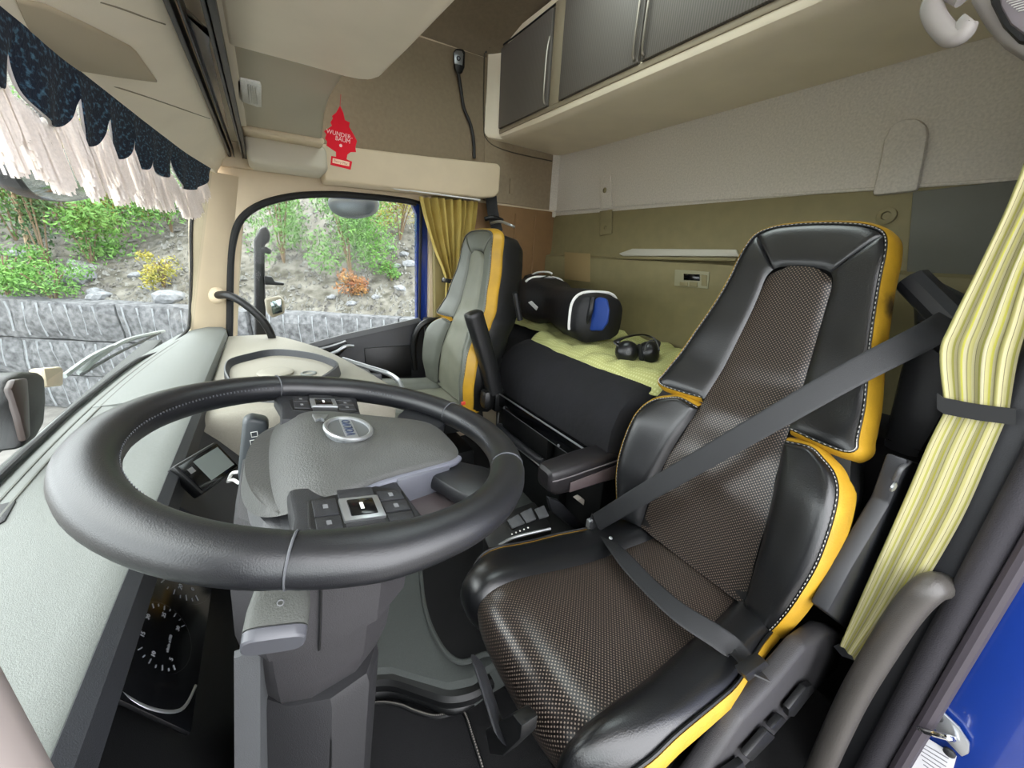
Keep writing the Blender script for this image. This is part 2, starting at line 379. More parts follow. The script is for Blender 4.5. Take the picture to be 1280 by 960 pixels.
for a, b, mm in (((855, 342), (875, 350), m_blackg), ((850, 352), (860, 357), m_olive), ((862, 352), (872, 358), m_olive), ((877, 343), (884, 357), m_olive)):
    prism('switch_button', [P(a[0], a[1], x=1.493), P(b[0], a[1]+1, x=1.493), P(b[0], b[1]+1, x=1.493), P(a[0], b[1], x=1.493)], (-.003, 0, 0), mm, sp, bev=.001)
wallp('access_hatch', ((706, 315), (738, 317), (738, 353), (706, 349)), 1.502, .004, M('hatch_tan', '8b7750', .6), .002)
wallp('side_cover_panel', ((1142, 240), (1300, 222), (1300, 420), (1128, 420)), 1.537, .008, M('panel_dark_grey', '63645c', .7, bump=.2, bscale=700), .003)  # darker and greyer than the olive panel

# passenger door
dr = sempty('door_1', (.3, WY, FZ))
glz = [P(a, b, y=2.125) for a, b in ((289, 425), (290, 330), (296, 296), (308, 272), (330, 258), (365, 249), (400, 246), (500, 252), (516, 256), (521, 268), (521, 402))]
glz += [V(.69, 2.125, -.6), V(-.2, 2.125, -.6)]
holed('door_frame', [v+V(0, .03, 0) for v in [V(.76, 2.1, -.62), V(.76, 2.1, .26), P(440, 235, y=2.1), P(380, 235, y=2.1), P(310, 250, y=2.1), P(275, 290, y=2.1), V(-.24, 2.1, -.62)]], [[v+V(0, .005, 0) for v in glz]], (0, .03, 0), m_blue, dr)
seal = [P(a, b, y=2.094) for a, b in ((286, 440), (287, 400), (288, 330), (293, 294), (304, 271), (328, 255), (362, 246), (400, 243), (440, 244), (500, 250), (520, 254))]
tube('window_seal', seal, .014, m_rubber, dr, seg=10)
tube('window_seal', [P(500, 249, y=2.10), P(522, 253, y=2.11), P(526, 262, y=2.12), P(525, 330, y=2.12), P(524, 402, y=2.12)], .008, m_rubber, dr, seg=8)
w2 = struct(prism('window_2', glz, (0, .005, 0), m_glass, None, bev=0, smooth=False))
# door lining below the window
sill = [(300, 470), (340, 447), (385, 433), (430, 421), (480, 410), (524, 400), (527, 404)]
rows = []
for a, b in sill:
    t = P(a, b, y=2.085); rows.append([t+V(0, .02, -.01), t, t+V(0, -.02, -.012), t+V(0, -.03, -.05), t+V(0, -.035, -.35), t+V(0, -.02, -.55)])
slab('door_lining', rows, .01, m_dgrey, dr)
rows = [[P(a, b, y=2.06)+V(0, 0, dz)+V(0, dy, 0) for dz, dy in ((.01, .02), (.012, -.004), (-.012, -.012), (-.014, .01))] for a, b in sill]
loft('sill_trim', rows, m_grey, dr)
box('lining_pocket', P(455, 435, y=2.045), P(515, 470, y=2.035), m_black, dr, bev=.004)
hd = prism('handle_recess', [P(a, b, y=2.05) for a, b in ((388, 438), (432, 425), (436, 432), (424, 444), (404, 447))], (0, -.008, 0), m_black, dr, bev=.002)
tube('door_handle', [P(402, 446, y=2.03), P(420, 440, y=2.02), P(432, 433, y=2.02), P(442, 433, y=2.03)], .009, m_silver, dr)
tube('handle_bar', [P(395, 437, y=2.04), P(415, 432, y=2.04), P(432, 426, y=2.04)], .005, m_silver, dr)
tube('door_grab_handle', [P(519, 462, y=2.03), P(517, 435, y=2.02), P(521, 415, y=2.0), P(532, 403, y=1.99), P(548, 400, y=2.0), P(553, 402, y=2.04)], .016, m_black, dr)
box('door_edge_panel', (.70, 2.03, -.75), (.76, 2.09, -.36), m_black, dr, bev=.01)

# windscreen
rows = [[V(lerp(ybot(y), ytop(y), t), y, lerp(-.42, .30, t)) for y in [2.06-2.0*k/16 for k in range(17)]] for t in [k/8 for k in range(9)]]
struct(slab('window_1', rows, .006, m_glass))
fr = struct(tube('trim_4', [V(ytop(2.0), 2.0, .28), P(241, 265, y=2.0), P(239, 340, y=2.0), P(237, 400, y=2.0), P(231, 416, y=1.93), P(205, 438, y=1.68)]+[V(ybot(y)+.008, y, -.357) for y in (1.5, 1.2, 1.0, .7, .4, .1)], .006, m_rubber))
fr['label'] = 'black rubber edge of the windscreen'
# unseen driver door, added swung open to hold daylight off the dash
dd = sempty('unseen_door', (-.42, -.12, FZ)); dd['label'] = 'unseen open driver door added to block daylight'
drot = Matrix.Rotation(math.radians(14), 3, 'Z')
box('door_panel', (-.48, -1.15, FZ-.1), (-.40, -.12, -.38), m_blue, dd, bev=.02, rot=drot, piv=(-.44, -.12, -.8))
box('door_lining', (-.40, -1.12, FZ-.05), (-.36, -.15, -.40), m_dgrey, dd, bev=.015, rot=drot, piv=(-.44, -.12, -.8))
for ya, yb, za, zb in ((-1.15, -1.09, -.40, .42), (-.20, -.12, -.40, .42), (-1.15, -.12, .36, .42)):
    box('window_frame', (-.46, ya, za), (-.40, yb, zb), m_black, dd, bev=.01, rot=drot, piv=(-.44, -.12, -.8))
box('window_pane', (-.435, -1.10, -.40), (-.43, -.18, .38), m_glass, dd, bev=0, rot=drot, piv=(-.44, -.12, -.8))
# front bulkhead below the glass
struct(box('wall_front', (-.47, -.1, FZ), (-.42, 2.12, -.42), m_black, bev=0))
# driver side pillar foot beside the camera
rows = []
for k in range(13):
    t = k/12; c = lerp(V(-.165, .175, -.02), V(-.165, .155, -.46), t); rr = .062+.012*t
    rows.append([c+V(math.cos(a)*rr, math.sin(a)*rr*.55, 0) for a in [2*PI*i/20 for i in range(20)]])
struct(loft('trim_5', rows, M('pillar_foot', '918884', .6), cv=True, caps=True))['label'] = 'pale curved pillar foot beside the driver door'
# ================================================================== OVERHEAD FRONT CONSOLE, VALANCE, REAR LOCKERS
oc = thing('overhead_console', 'pale overhead console above the windscreen with map lamp', 'console', (.1, 1.0, .3))
def vx(y, z): return lerp(ybot(y), ytop(y), (z+.42)/.72)+.022
# hem: pixel line of the blue hem along the windscreen plane
hem = [(-30, 70), (-15, 105), (-2, 100), (4, 76), (12, 62), (17, 70), (22, 92), (30, 118), (44, 140), (60, 152), (76, 158), (85, 148), (89, 128), (92, 121), (94, 134), (97, 154), (103, 172), (113, 182), (121, 180), (126, 166), (128, 152), (130, 147), (132, 160), (136, 180), (143, 194), (152, 198), (158, 190), (161, 174), (163, 167), (165, 178), (169, 196), (176, 209), (182, 210), (185, 198), (187, 187), (189, 195), (193, 209), (200, 219), (207, 220), (211, 212), (213, 202), (215, 198), (218, 212), (223, 228), (232, 236), (246, 235), (256, 227), (262, 216)]
topl = [(-30, -15), (0, 8), (60, 58), (120, 105), (180, 152), (230, 190), (266, 212)]
def gp(px, py):
    d = ray(px, py); d = d/d.y; prev = 0.0
    for k in range(1, 420):
        t = k*.005; p = d*t
        if p.x < vx(t, p.z): break
    lo_, hi_ = t-.005, t
    for _ in range(12):
        mm = (lo_+hi_)/2; p = d*mm
        if p.x < vx(mm, p.z): hi_ = mm
        else: lo_ = mm
    return d*lo_
def topy(px):
    for (a, ya), (b, yb) in zip(topl, topl[1:]):
        if px <= b: return ya+(yb-ya)*(px-a)/(b-a)
    return topl[-1][1]
def dense(h, st=1.5):
    o = []
    for (a, ya), (b, yb) in zip(h, h[1:]):
        n = max(1, int(max(abs(b-a), abs(yb-ya)*.5)/st))
        for k in range(n): o.append((a+(b-a)*k/n, ya+(yb-ya)*k/n))
    o.append(h[-1]); return o
# front header between windscreen top and blind slot: a ruled surface from the valance rail to the slot
RAIL = [gp(px, topy(px)) for px in range(-30, 267, 8)]; RAIL.sort(key=lambda p: p.y)
def rail(y):
    if y <= RAIL[0].y: p = RAIL[0]; return V(p.x-.02*(RAIL[0].y-y), y, p.z)
    for p, q in zip(RAIL, RAIL[1:]):
        if y <= q.y: return p.lerp(q, (y-p.y)/max(1e-6, q.y-p.y))
    return V(RAIL[-1].x, y, RAIL[-1].z)
HX, HZ = -.078, .316
rows = []
for y in [2.07-2.07*k/30 for k in range(31)]:
    e = rail(y); rows.append([e+V(-.05, 0, .01), e+V(-.004, 0, .0), e+V(.004, 0, -.002)]+[V(lerp(e.x, HX, s), y, lerp(e.z, HZ, s)) for s in (.15, .35, .6, .85, 1)]+[V(HX+.002, y, HZ+.05)])
slab('header_panel', rows, -.015, m_greige, oc, nrm=(-.4, 0, 1))
def onhdr(px, py, off=.004):
    d = ray(px, py); d = d/d.y; t = .3
    while t < 2.1:
        p = d*t; e = rail(t); s = (p.x-e.x)/(HX-e.x)
        if p.z > lerp(e.z, HZ, s)-off: return p
        t += .004
    return d*2.05
prism('visor_flap', [onhdr(a, b, .006) for a, b in ((20, 2), (60, 12), (110, 35), (164, 62), (172, 69), (197, 104), (150, 98), (88, 88), (40, 50))], (0, 0, .006), M('visor_tan', 'b3a68c', .65), oc, bev=.002)
m_sd = M('seam_dark', '8a8068', .8)
tube('header_seam', [onhdr(a, b, .0) for a, b in ((88, 92), (110, 98), (150, 110), (190, 123), (230, 137), (262, 148))], .0016, m_sd, oc)
tube('header_seam', [onhdr(a, b, .0) for a, b in ((125, 2), (150, 10), (180, 21), (206, 30))], .0014, m_sd, oc)
# blind slot with two rails
box('blind_slot', (-.082, 0, .362), (-.002, 2.09, .38), m_greige, oc, bev=0)
box('header_end', (-.16, 2.06, .27), (.0, 2.098, .40), m_beige, oc, bev=0)
for x0, x1 in ((-.078, -.070), (-.062, -.058), (-.034, -.028), (-.026, -.016)):
    box('blind_rail', (x0, 0, .302), (x1, 2.05, .335), m_black, oc, bev=.002)
prism('blind_gap', [V(-.058, .9, .318), V(-.058, 1.65, .318), V(-.050, 1.62, .318), V(-.040, 1.0, .318), V(-.036, .96, .318)], (0, 0, .012), m_blackg, oc, bev=0)
# the storage box underside
zc = .36
pl = [V(-.016, -.06, zc), V(-.016, 1.104, zc), V(.12, 1.107, zc), V(.205, 1.112, zc), V(.235, 1.108, zc), V(.258, 1.093, zc), V(.272, 1.06, zc), V(.285, .9, zc), V(.30, .68, zc), V(.318, .3, zc), V(.325, -.06, zc)]
def taper(name, pl, h, sx, mat, par, bev):
    n = len(pl); top = [p+V(sx if p.x > .02 else 0, 0, h) for p in pl]
    return mk(name, pl+top, [tuple(range(n)), tuple(range(2*n-1, n-1, -1))]+[(i, (i+1) % n, (i+1) % n+n, i+n) for i in range(n)], mat, par, bev=bev, seg=3)
taper('console_box', pl, .6, .06, m_greige, oc, .012)
lpz = .366
lamp_panel = [V(-.016, 1.095, lpz), V(.205, 1.095, lpz), V(.197, 1.3, lpz), V(.205, 1.5, lpz), V(.228, 1.75, lpz), V(.250, 1.95, lpz), V(-.016, 1.95, lpz)]
taper('lamp_panel', lamp_panel, .55, .05, M('panel_grey', 'aea690', .65, bump=.15, bscale=700), oc, .01)  # darker than the console box: its shading is put into the colour
box('panel_lip', (-.016, 1.78, .350), (.238, 1.88, .372), m_beige, oc, bev=.009, seg=3)
box('end_cover', (-.016, 1.865, .268), (.256, 2.09, .362), M('end_grey', 'c2bba8', .6), oc, bev=.022, seg=4)
lm = prism('map_lamp', [P(a, b, z=lpz-.004) for a, b in ((297, 101), (301, 99), (325, 104), (327, 108), (327, 134), (322, 134), (302, 127), (298, 122))], (0, 0, .006), M('lamp_lens', 'e4e4de', .25, var=.1, vscale=200), oc, bev=.001)
for q in range(4):
    a, b = P(310+q*3, 106+q, z=lpz-.0055), P(312+q*3.4, 128+q*.8, z=lpz-.0055)
    tube('lens_rib', [a, b], .0012, M('lens_grey', 'a9aaa6', .3), lm, n=1, seg=6)

# windscreen valance: blue plush with a scalloped hem and a white fringe
vl = thing('windscreen_valance', 'dark blue plush valance with white fringe along the windscreen top', 'curtain', (-.18, 1.2, .1))
def plush(nt, uv):
    n = nt.nodes.new('ShaderNodeTexNoise'); n.inputs['Scale'].default_value = 1.0; n.inputs['Detail'].default_value = 3
    mp = nt.nodes.new('ShaderNodeMapping'); mp.inputs['Scale'].default_value = (80, 170, 1); mp.inputs['Rotation'].default_value = (0, 0, .5); nt.links.new(uv, mp.inputs[0]); nt.links.new(mp.outputs[0], n.inputs['Vector'])
    r = nt.nodes.new('ShaderNodeValToRGB'); r.color_ramp.elements[0].position = .52; r.color_ramp.elements[1].position = .74
    r.color_ramp.elements[0].color = (*rgb('071a30'), 1); r.color_ramp.elements[1].color = (*rgb('5a87a2'), 1)
    nt.links.new(n.outputs['Fac'], r.inputs[0]); return r.outputs[0]
m_plush = uvmat('blue_plush', plush, .8, bump=.5, bscale=250)
m_fringe = M('white_fringe', 'efe6de', .9, var=.08, vscale=300)
hd_ = [(p.x, p.y) for p in spline([V(a, b, 0) for a, b in hem], 5)]; rows = []; uvr = []
hemp = []
for px, py in hd_:
    t = gp(px, topy(px)); b = gp(px, max(py, topy(px)+3)); fold = .006*math.sin(t.y*48)
    row = [t.lerp(b, k/6)+V(fold*(k/6), 0, 0) for k in range(7)]
    rows.append(row); uvr.append([(p.y, p.z) for p in row]); hemp.append(row[-1])
slab('valance_cloth', rows, .004, m_plush, vl, uv=uvr, ang=60)
tube('hem_braid', hemp, .0022, M('braid_white', 'd0ccca', .8), vl, smooth=False, seg=6)
# fringe: separate strands hanging from the hem, gathered as one part
bm = bmesh.new(); rr = random.Random(3)
pts = []
for a, b in zip(hemp, hemp[1:]):
    n = max(1, int(abs(a.y-b.y)/.0032)+1)
    for k in range(n): pts.append(a.lerp(b, k/n))
pts.sort(key=lambda p: p.y)
ymin = min(p.y for p in pts)
def strand(p, ln, r):
    jx, jy = rr.uniform(-.006, .003), rr.uniform(-.003, .003)
    q = [p+V(0, 0, .002), p+V(.004+jx, jy, -ln*.5), p+V(.008+jx, jy*1.5, -ln)]
    prev = None
    for i, c in enumerate(q):
        ring = [bm.verts.new(c+V(r*math.cos(a), r*math.sin(a), 0)) for a in (0, 2.1, 4.2)]
        if prev:
            for j in range(3): bm.faces.new((prev[j], prev[(j+1) % 3], ring[(j+1) % 3], ring[j]))
        prev = ring
for p in pts:
    for rep in range(2):
        strand(p+V(rr.uniform(-.018, -.009), rr.uniform(-.0015, .0015), .003), rr.uniform(.080, .095)*(1.0 if p.y < 1.85 else .72), .0016)
fo = mkbm('fringe', bm, m_fringe, vl, recalc=False); fo['kind'] = 'stuff'

# rear overhead lockers
rc = thing('rear_locker', 'beige overhead locker across the rear wall with dark doors', 'cabinet', (1.35, 1.0, .55))
prof = [(1.14, 1.0), (1.132, .608), (1.130, .588), (1.136, .572), (1.152, .562), (1.18, .558), (1.38, .553), (1.535, .548), (1.55, .550), (1.55, 1.0)]
def cx(y): return 0 if y < 2.055 else -.075*((y-2.055)/.03)**1.3
rows = []
for y in (-.04, .3, .8, 1.3, 1.7, 2.0, 2.055, 2.065, 2.075, 2.085):
    rows.append([V(x+cx(y)*(1 if i < 7 else .2), y, z+(.012*(y-1.9)/.2 if y > 1.9 else 0)) for i, (x, z) in enumerate(prof)])
loft('locker_body', rows, m_greige, rc, cv=True, caps=True)
m_locker = M('locker_door_dark', '4c4a47', .55, bump=.0)
nt = m_locker.node_tree; tc = nt.nodes.new('ShaderNodeTexCoord'); wv = nt.nodes.new('ShaderNodeTexWave'); wv.bands_direction = 'Y'; wv.inputs['Scale'].default_value = 38
nt.links.new(tc.outputs['Object'], wv.inputs[0]); nt.links.new(mixc(nt, wv.outputs['Fac'], rgb('57524c'), rgb('6b6660')), nt.nodes['Principled BSDF'].inputs['Base Color'])
for y0, y1, hs in ((1.62, 2.05, 1.632), (1.115, 1.54, 1.128), (.52, 1.105, 1.09), (.1, .51, .49)):
    fm = box('door', (1.118, y0, .613), (1.136, y1, .955), m_locker, rc, bev=.004)
    tube('handle', [V(1.118, hs, .622), V(1.109, hs, .634), V(1.106, hs, .68), V(1.109, hs, .80), V(1.118, hs, .86)], .0045, M('handle_bronze', '8d877c', .3, metal=.7), fm)
m_frame = M('locker_frame', '8f846f', .6)
box('door_divider', (1.124, 1.545, .61), (1.14, 1.615, .97), m_frame, rc, bev=.004)
box('frame_rail', (1.126, -.02, .592), (1.14, 2.055, .612), m_frame, rc, bev=.003)  # darker strip laid over the locker body to tone down its lit lip
tube('roof_seam', [V(1.128, .5, .968), V(1.128, 1.95, .968), V(1.06, 2.06, .95), V(1.05, 2.08, .93)], .004, m_black, rc)
tube('end_seam', [V(1.045, 2.085, .93), V(1.05, 2.085, .65), V(1.075, 2.085, .56), V(1.2, 2.085, .53), V(1.5, 2.08, .525)], .003, M('seam_dark2', '4a4335', .8), rc)
prism('underside_hatch', [P(1114, 78, z=.566), P(1163, 66, z=.566), P(1176, 80, z=.56), P(1128, 92, z=.56)], (0, 0, .006), MATS['panel_grey'], rc, bev=.001)

# reading lamp unit over the driver side of the bunk
rl = thing('reading_lamp', 'light grey overhead lamp unit with handle above the striped curtain', 'lamp', P(1230, 30, x=1.0))
m_lampg = M('lamp_grey', 'a9a4a0', .5)
def rp3(pts, x): return [P(a, b, x=x) for a, b in pts]
prism('lamp_housing', rp3(((1205, -40), (1212, 0), (1228, 28), (1250, 52), (1275, 68), (1330, 80), (1330, -40)), 1.0), (.05, 0, 0), m_lampg, rl, bev=.012, seg=3)
prism('lamp_bezel', rp3(((1232, -30), (1238, 4), (1252, 32), (1272, 52), (1330, 66), (1330, -30)), .99), (.02, 0, 0), m_dgrey, rl, bev=.006)
prism('lamp_lens', rp3(((1244, -30), (1250, 8), (1262, 30), (1278, 42), (1330, 55), (1330, -30)), .985), (.02, 0, 0), M('lens_mauve', '8d868c', .35), rl, bev=.006)
for k in range(6): tube('print_line', [P(1258+k*3, 2+k*2.4, x=.984), P(1285+k*3, -6+k*2.4, x=.984)], .0009, m_white, rl, n=1, seg=5)
tube('handle_loop', rp3(((1207, -5), (1190, -12), (1172, -6), (1165, 8), (1170, 25), (1182, 40), (1192, 46), (1203, 42), (1208, 30), (1214, 24)), .98), .014, m_lampg, rl, seg=12)
# ================================================================== DASHBOARD
db = thing('dashboard', 'pale grey dashboard below the windscreen', 'dashboard', (-.2, 1.0, FZ))
LX = -.185
rows = []
ys = [-.05+1.20*k/20 for k in range(21)]
for y in ys:
    xb = ybot(y)
    rows.append([V(xb-.02, y, -.372), V(xb+.02, y, -.361), V(xb+.05, y, -.362), V(lerp(xb, LX, .5), y, -.366), V(LX-.03, y, -.372), V(LX-.012, y, -.376), V(LX-.003, y, -.381), V(LX, y, -.388)])
slab('dash_top', rows, .02, m_dash, db, nrm=(.1, 0, 1))
# darker edge under the top
rows = [[V(LX-.004, y, -.383), V(LX+.004, y, -.388), V(LX+.003, y, -.425), V(LX-.006, y, -.432), V(LX-.05, y, -.435)] for y in ys]
slab('dash_lip', rows, .008, m_dashd, db)
for zoff, xo in ((0, .03), (0, .045)):
    tube('defroster_slot', [V(ybot(y)+xo, y, -.3615) for y in (.25, .6, .9, 1.2, 1.5, 1.8)], .0022, M('slot_grey', '6f716c', .8), db, seg=6)
prism('speaker_grille', [P(-20, 640, z=-.366), P(22, 630, z=-.366), P(8, 655, z=-.366), P(-20, 672, z=-.366)], (0, 0, .006), m_dgrey, db, bev=.001)
# raised pad towards the passenger pillar
rows = []
for y in [1.12+.96*k/14 for k in range(15)]:
    xb = ybot(y); xe = -.19+.0*y
    rows.append([V(xb-.02, y, -.372), V(xb+.02, y, -.361), V(lerp(xb, xe, .5), y, -.358), V(xe-.015, y, -.368), V(xe, y, -.38), V(xe+.002, y, -.44)])
slab('dash_top_panel', rows, .02, m_dash, db, nrm=(.1, 0, 1))
# passenger side block
plan = [(-.20, 2.08), (-.04, 2.08), (.03, 1.98), (.09, 1.88), (.15, 1.77), (.20, 1.63), (.245, 1.47), (.28, 1.33), (.305, 1.21), (.295, 1.15), (.26, 1.12), (.1, 1.10), (-.19, 1.08)]
rows = []
for z, ins in ((-.95, .06), (-.62, .03), (-.5, .008), (-.445, 0.), (-.425, .006), (-.413, .018), (-.408, .035)):
    c = V(0, 1.55, 0); rows.append([V(lerp(x, 0, ins*2.2), lerp(y, 1.6, ins*1.2), z-(.0 if z < -.5 else .10*max(0, x-.05)*.6)) for x, y in plan])
loft('passenger_dash', rows, m_dash2, db, cv=True, caps=True)
# open tray with a raised rim
tr = [(281, 466), (281, 455), (288, 448), (310, 442), (335, 437), (360, 437), (395, 442), (418, 450), (423, 456), (416, 463), (398, 475), (378, 487), (330, 490), (295, 484)]
def trp(a, b, z): return P(a, b, z=z)
ring = spline([trp(a, b, -.384) for a, b in tr], 3, True); cc = sum(ring, V(0, 0, 0))/len(ring)
rows = []
for s, dz in ((1.03, -.035), (1.0, 0.), (.975, 0.002), (.955, -.004), (.93, -.026)):
    rows.append([cc+(p-cc)*s+V(0, 0, dz) for p in ring])
loft('tray_rim', rows, m_grey, db, cv=True)
loft('tray_wall', [[cc+(p-cc)*s+V(0, 0, dz) for p in ring] for s, dz in ((.962, .001), (.95, -.006), (.925, -.024))], m_dashd, db, cv=True)
mk('tray_floor', [cc+(p-cc)*.94+V(0, 0, -.021) for p in ring], [tuple(range(len(ring)))], m_dash2, db)
cp = P(345, 468, z=-.405)
lathe('tray_puck', cp, (0, 0, 1), [(.05, 0), (.052, .008), (.046, .012), (.03, .013)], m_dash2, db)
lathe('tray_cup', P(386, 469, z=-.41), (0, 0, 1), [(.024, 0), (.024, .008), (.018, .010), (.016, .004)], m_dash, db, seg=18)
# oddments rack at the passenger end
rk = box('oddments_rack', (.25, 1.36, -.62), (.33, 1.80, -.52), m_black, db, bev=.012)
tube('rack_rail', [P(428, 449, y=1.7), P(460, 459, y=1.62), P(485, 467, y=1.55), P(498, 476, y=1.45), P(503, 487, y=1.40)], .010, m_silver, db)
box('rack_divider', P(462, 466, y=1.6), P(478, 478, y=1.56), m_grey, db, bev=.004)
# instrument panel under the lip
tilt = Matrix.Rotation(math.radians(-28), 3, 'Y')
slab('instrument_fascia', [[V(x, y, z) for y in (-.05, .3, .62, 1.1)] for x, z in ((LX-.02, -.43), (-.228, -.445), (-.163, -.59), (-.12, -.66), (-.13, -.95))], .02, m_black, db)
ip = V(-.188, .645, -.505); iu = V(0, 1, 0); iv = V(-.075, 0, .16).normalized(); inn = iu.cross(iv).normalized()
if inn.x < 0: inn = -inn
def IP(u, v, h=0): return ip+iu*u+iv*v+inn*h
cl = box('instrument_cluster', (-.2, -.072, -.006), (.2, .072, .0), m_blackg, db, bev=.002)
cl.data.transform(Matrix(((iu.x, iv.x, inn.x, 0), (iu.y, iv.y, inn.y, 0), (iu.z, iv.z, inn.z, 0), (0, 0, 0, 1))).to_4x4()); cl.location = IP(0, 0, .004)-WL[db.name]; WL[cl.name] = IP(0, 0, .004)
m_tick = M('dial_white', '8d9197', .5)
def dial(u, v, r, a0, a1, nt_, nums, size):
    d = lathe('dial', IP(u, v, .006), inn, [(r, 0), (r*.99, .002), (r*.9, .003)], M('dial_face', '0d1116', .3), cl, seg=40)
    tube('dial_ring', [IP(u+r*math.cos(a), v+r*math.sin(a), .009) for a in [2*PI*k/36 for k in range(36)]], .0012, m_dgrey, cl, closed=True, n=1, seg=5)
    for k in range(nt_+1):
        a = math.radians(lerp(a0, a1, k/nt_)); l = .86 if k % 2 else .8
        p, q = IP(u+r*.93*math.cos(a), v+r*.93*math.sin(a), .0105), IP(u+r*l*math.cos(a), v+r*l*math.sin(a), .0105)
        tube('dial_tick', [p, q], .0008, m_tick, d, n=1, seg=4)
    for k, s in enumerate(nums):
        a = math.radians(lerp(a0, a1, k/max(1, len(nums)-1)))
        text('dial_number', s, IP(u+r*.64*math.cos(a), v+r*.64*math.sin(a), .0105), iu, iv, size, m_tick, d)
dial(.04, -.0, .070, 225, -45, 24, ('0', '20', '40', '60', '80', '90', '100', '110', '120'), .010)
dial(-.10, .0, .050, 220, -40, 20, ('5', '10', '15', '20', '25', '30'), .008)
dial(.135, .012, .045, 220, 40, 8, ('0', '1/2', '1'), .009)
text('dial_legend', 'r/min x100', IP(-.105, -.012, .0105), iu, iv, .006, m_tick, cl)
text('cluster_digits', '888', IP(-.02, -.060, .006), iu, iv, .018, M('lcd_grey', '5a5e62', .5), cl)
tube('cluster_edge', [IP(-.185, .06, .006), IP(-.195, 0, .008), IP(-.18, -.05, .008), IP(-.14, -.068, .008)], .003, m_silver, cl)
# light switch panel nearest the door
box('switch_panel', (-.20, .02, -.66), (-.15, .20, -.50), M('switch_black', '0b0b0d', .6), db, bev=.006, rot=Matrix.Rotation(math.radians(-25), 3, 'Y'))
box('knee_panel', (-.17, .0, -.95), (-.12, .30, -.66), m_dashd, db, bev=.01)
# centre stack facing the driver
slab('centre_stack', [[V(x+.05*(y-.8), y, z) for y in (.78, .9, 1.0, 1.12)] for x, z in ((-.20, -.43), (-.17, -.47), (-.09, -.60), (-.05, -.72), (-.06, -1.0))], .03, m_dashd, db)
for k in range(3):
    box('stack_switch_row', (-.12+.03*k, .84, -.60-.03*k), (-.10+.03*k, 1.06, -.585-.03*k), m_black, db, bev=.003)
# floor side of the dash
box('lower_dash', (-.42, -.05, FZ+.3), (-.24, 2.08, -.47), m_black, db, bev=.01)

# small screen standing on the centre stack
dv = thing('display_unit', 'small black screen unit standing in the dash recess behind the wheel', 'screen', P(262, 585, y=.80))
uC = P(262, 583, y=.80); du_ = (P(285, 577, y=.86)-P(252, 551, y=.86)).normalized()
rotd = Matrix.Rotation(math.radians(-52), 3, 'Y')@Matrix.Rotation(math.radians(0), 3, 'Z')
axn = V(.62, -.42, .55).normalized(); axu = V(0, 0, 1).cross(axn).normalized(); axv = axn.cross(axu)
def dvp(u, v, h): return uC+axu*u+axv*v+axn*h
def slabbox(name, u0, u1, v0, v1, h0, h1, mat, par, bev, f=dvp):
    vs_ = [f(u, v, h) for u in (u0, u1) for v in (v0, v1) for h in (h0, h1)]
    return mk(name, vs_, [(0, 1, 3, 2), (4, 6, 7, 5), (0, 4, 5, 1), (2, 3, 7, 6), (0, 2, 6, 4), (1, 5, 7, 3)], mat, par, bev=bev)
slabbox('case', -.047, .047, -.033, .033, -.022, 0, m_black, dv, .005)
slabbox('bezel', -.042, .042, -.028, .028, 0, .002, m_blackg, dv, .001)
slabbox('display', -.018, .037, -.022, .022, .002, .0026, M('lcd', '6f7673', .35), dv, 0)
slabbox('icon', -.036, -.026, .006, .016, .002, .0026, m_silver, dv, 0)
wire = thing('charging_cable', 'thin white charging cable beside the small screen', 'cable', P(295, 600, y=.78))
tube('cord', [P(285, 602, y=.80), P(290, 592, y=.78), P(298, 590, y=.74), P(306, 588, y=.72)], .003, m_white, wire)
tube('cord_loop', [P(285, 602, y=.80), P(292, 600, y=.77), P(300, 604, y=.74), P(306, 598, y=.72)], .003, m_white, wire)

# ================================================================== STEERING WHEEL
WC = V(.0496, .469, -.2288); wN = V(math.sin(.182), 0, math.cos(.182)); wU = V(wN.z, 0, -wN.x); wV = V(0, 1, 0)
def W(u, v, h=0): return WC+wU*u+wV*v+wN*h
sw = thing('steering_wheel', 'large black leather steering wheel in front of the dashboard', 'steering wheel', W(0, 0, -.08))
RR, rt = .2105, .0205
def arc(a0, a1, n, r): return [W(RR*math.cos(a), RR*math.sin(a)) for a in [math.radians(lerp(a0, a1, k/n)) for k in range(n+1)]]
def rimseg(a0, a1, n):
    rows = []
    for k in range(n+1):
        a = math.radians(lerp(a0, a1, k/n)); d = V(0, 0, 0)
        sp_ = max(0, 1-min(abs(((math.degrees(a) - q + 180) % 360)-180) for q in (90, 270))/14); ex = 1+.16*sp_
        ed = min(k, n-k); sh = .965 if ed == 0 else 1.0
        row = []
        for j in range(20):
            b = 2*PI*j/20; rr = rt*sh*(1+.07*math.cos(2*b))
            rad = RR+rr*math.cos(b)*ex; row.append(W(rad*math.cos(a), rad*math.sin(a), rr*math.sin(b)))
        rows.append(row)
    return rows
# four leather segments meeting at stitched seams
for a0, a1 in ((107.4, 252.6), (253.2, 332.6), (333.2, 386.8), (387.4, 466.8)):
    loft('rim_cover', rimseg(a0, a1, 40), m_leatherg, sw, cv=True, caps=True)
for a in (107.1, 252.9, 332.9, 27.1):
    ar = math.radians(a)
    tube('rim_seam', [W((RR+rt*.985*math.cos(b))*math.cos(ar), (RR+rt*1.0*math.cos(b))*math.sin(ar), rt*.95*math.sin(b)) for b in [2*PI*j/18 for j in range(18)]], .0010, M('seam_grey', '4a4c50', .6), sw, closed=True, n=1, seg=5)
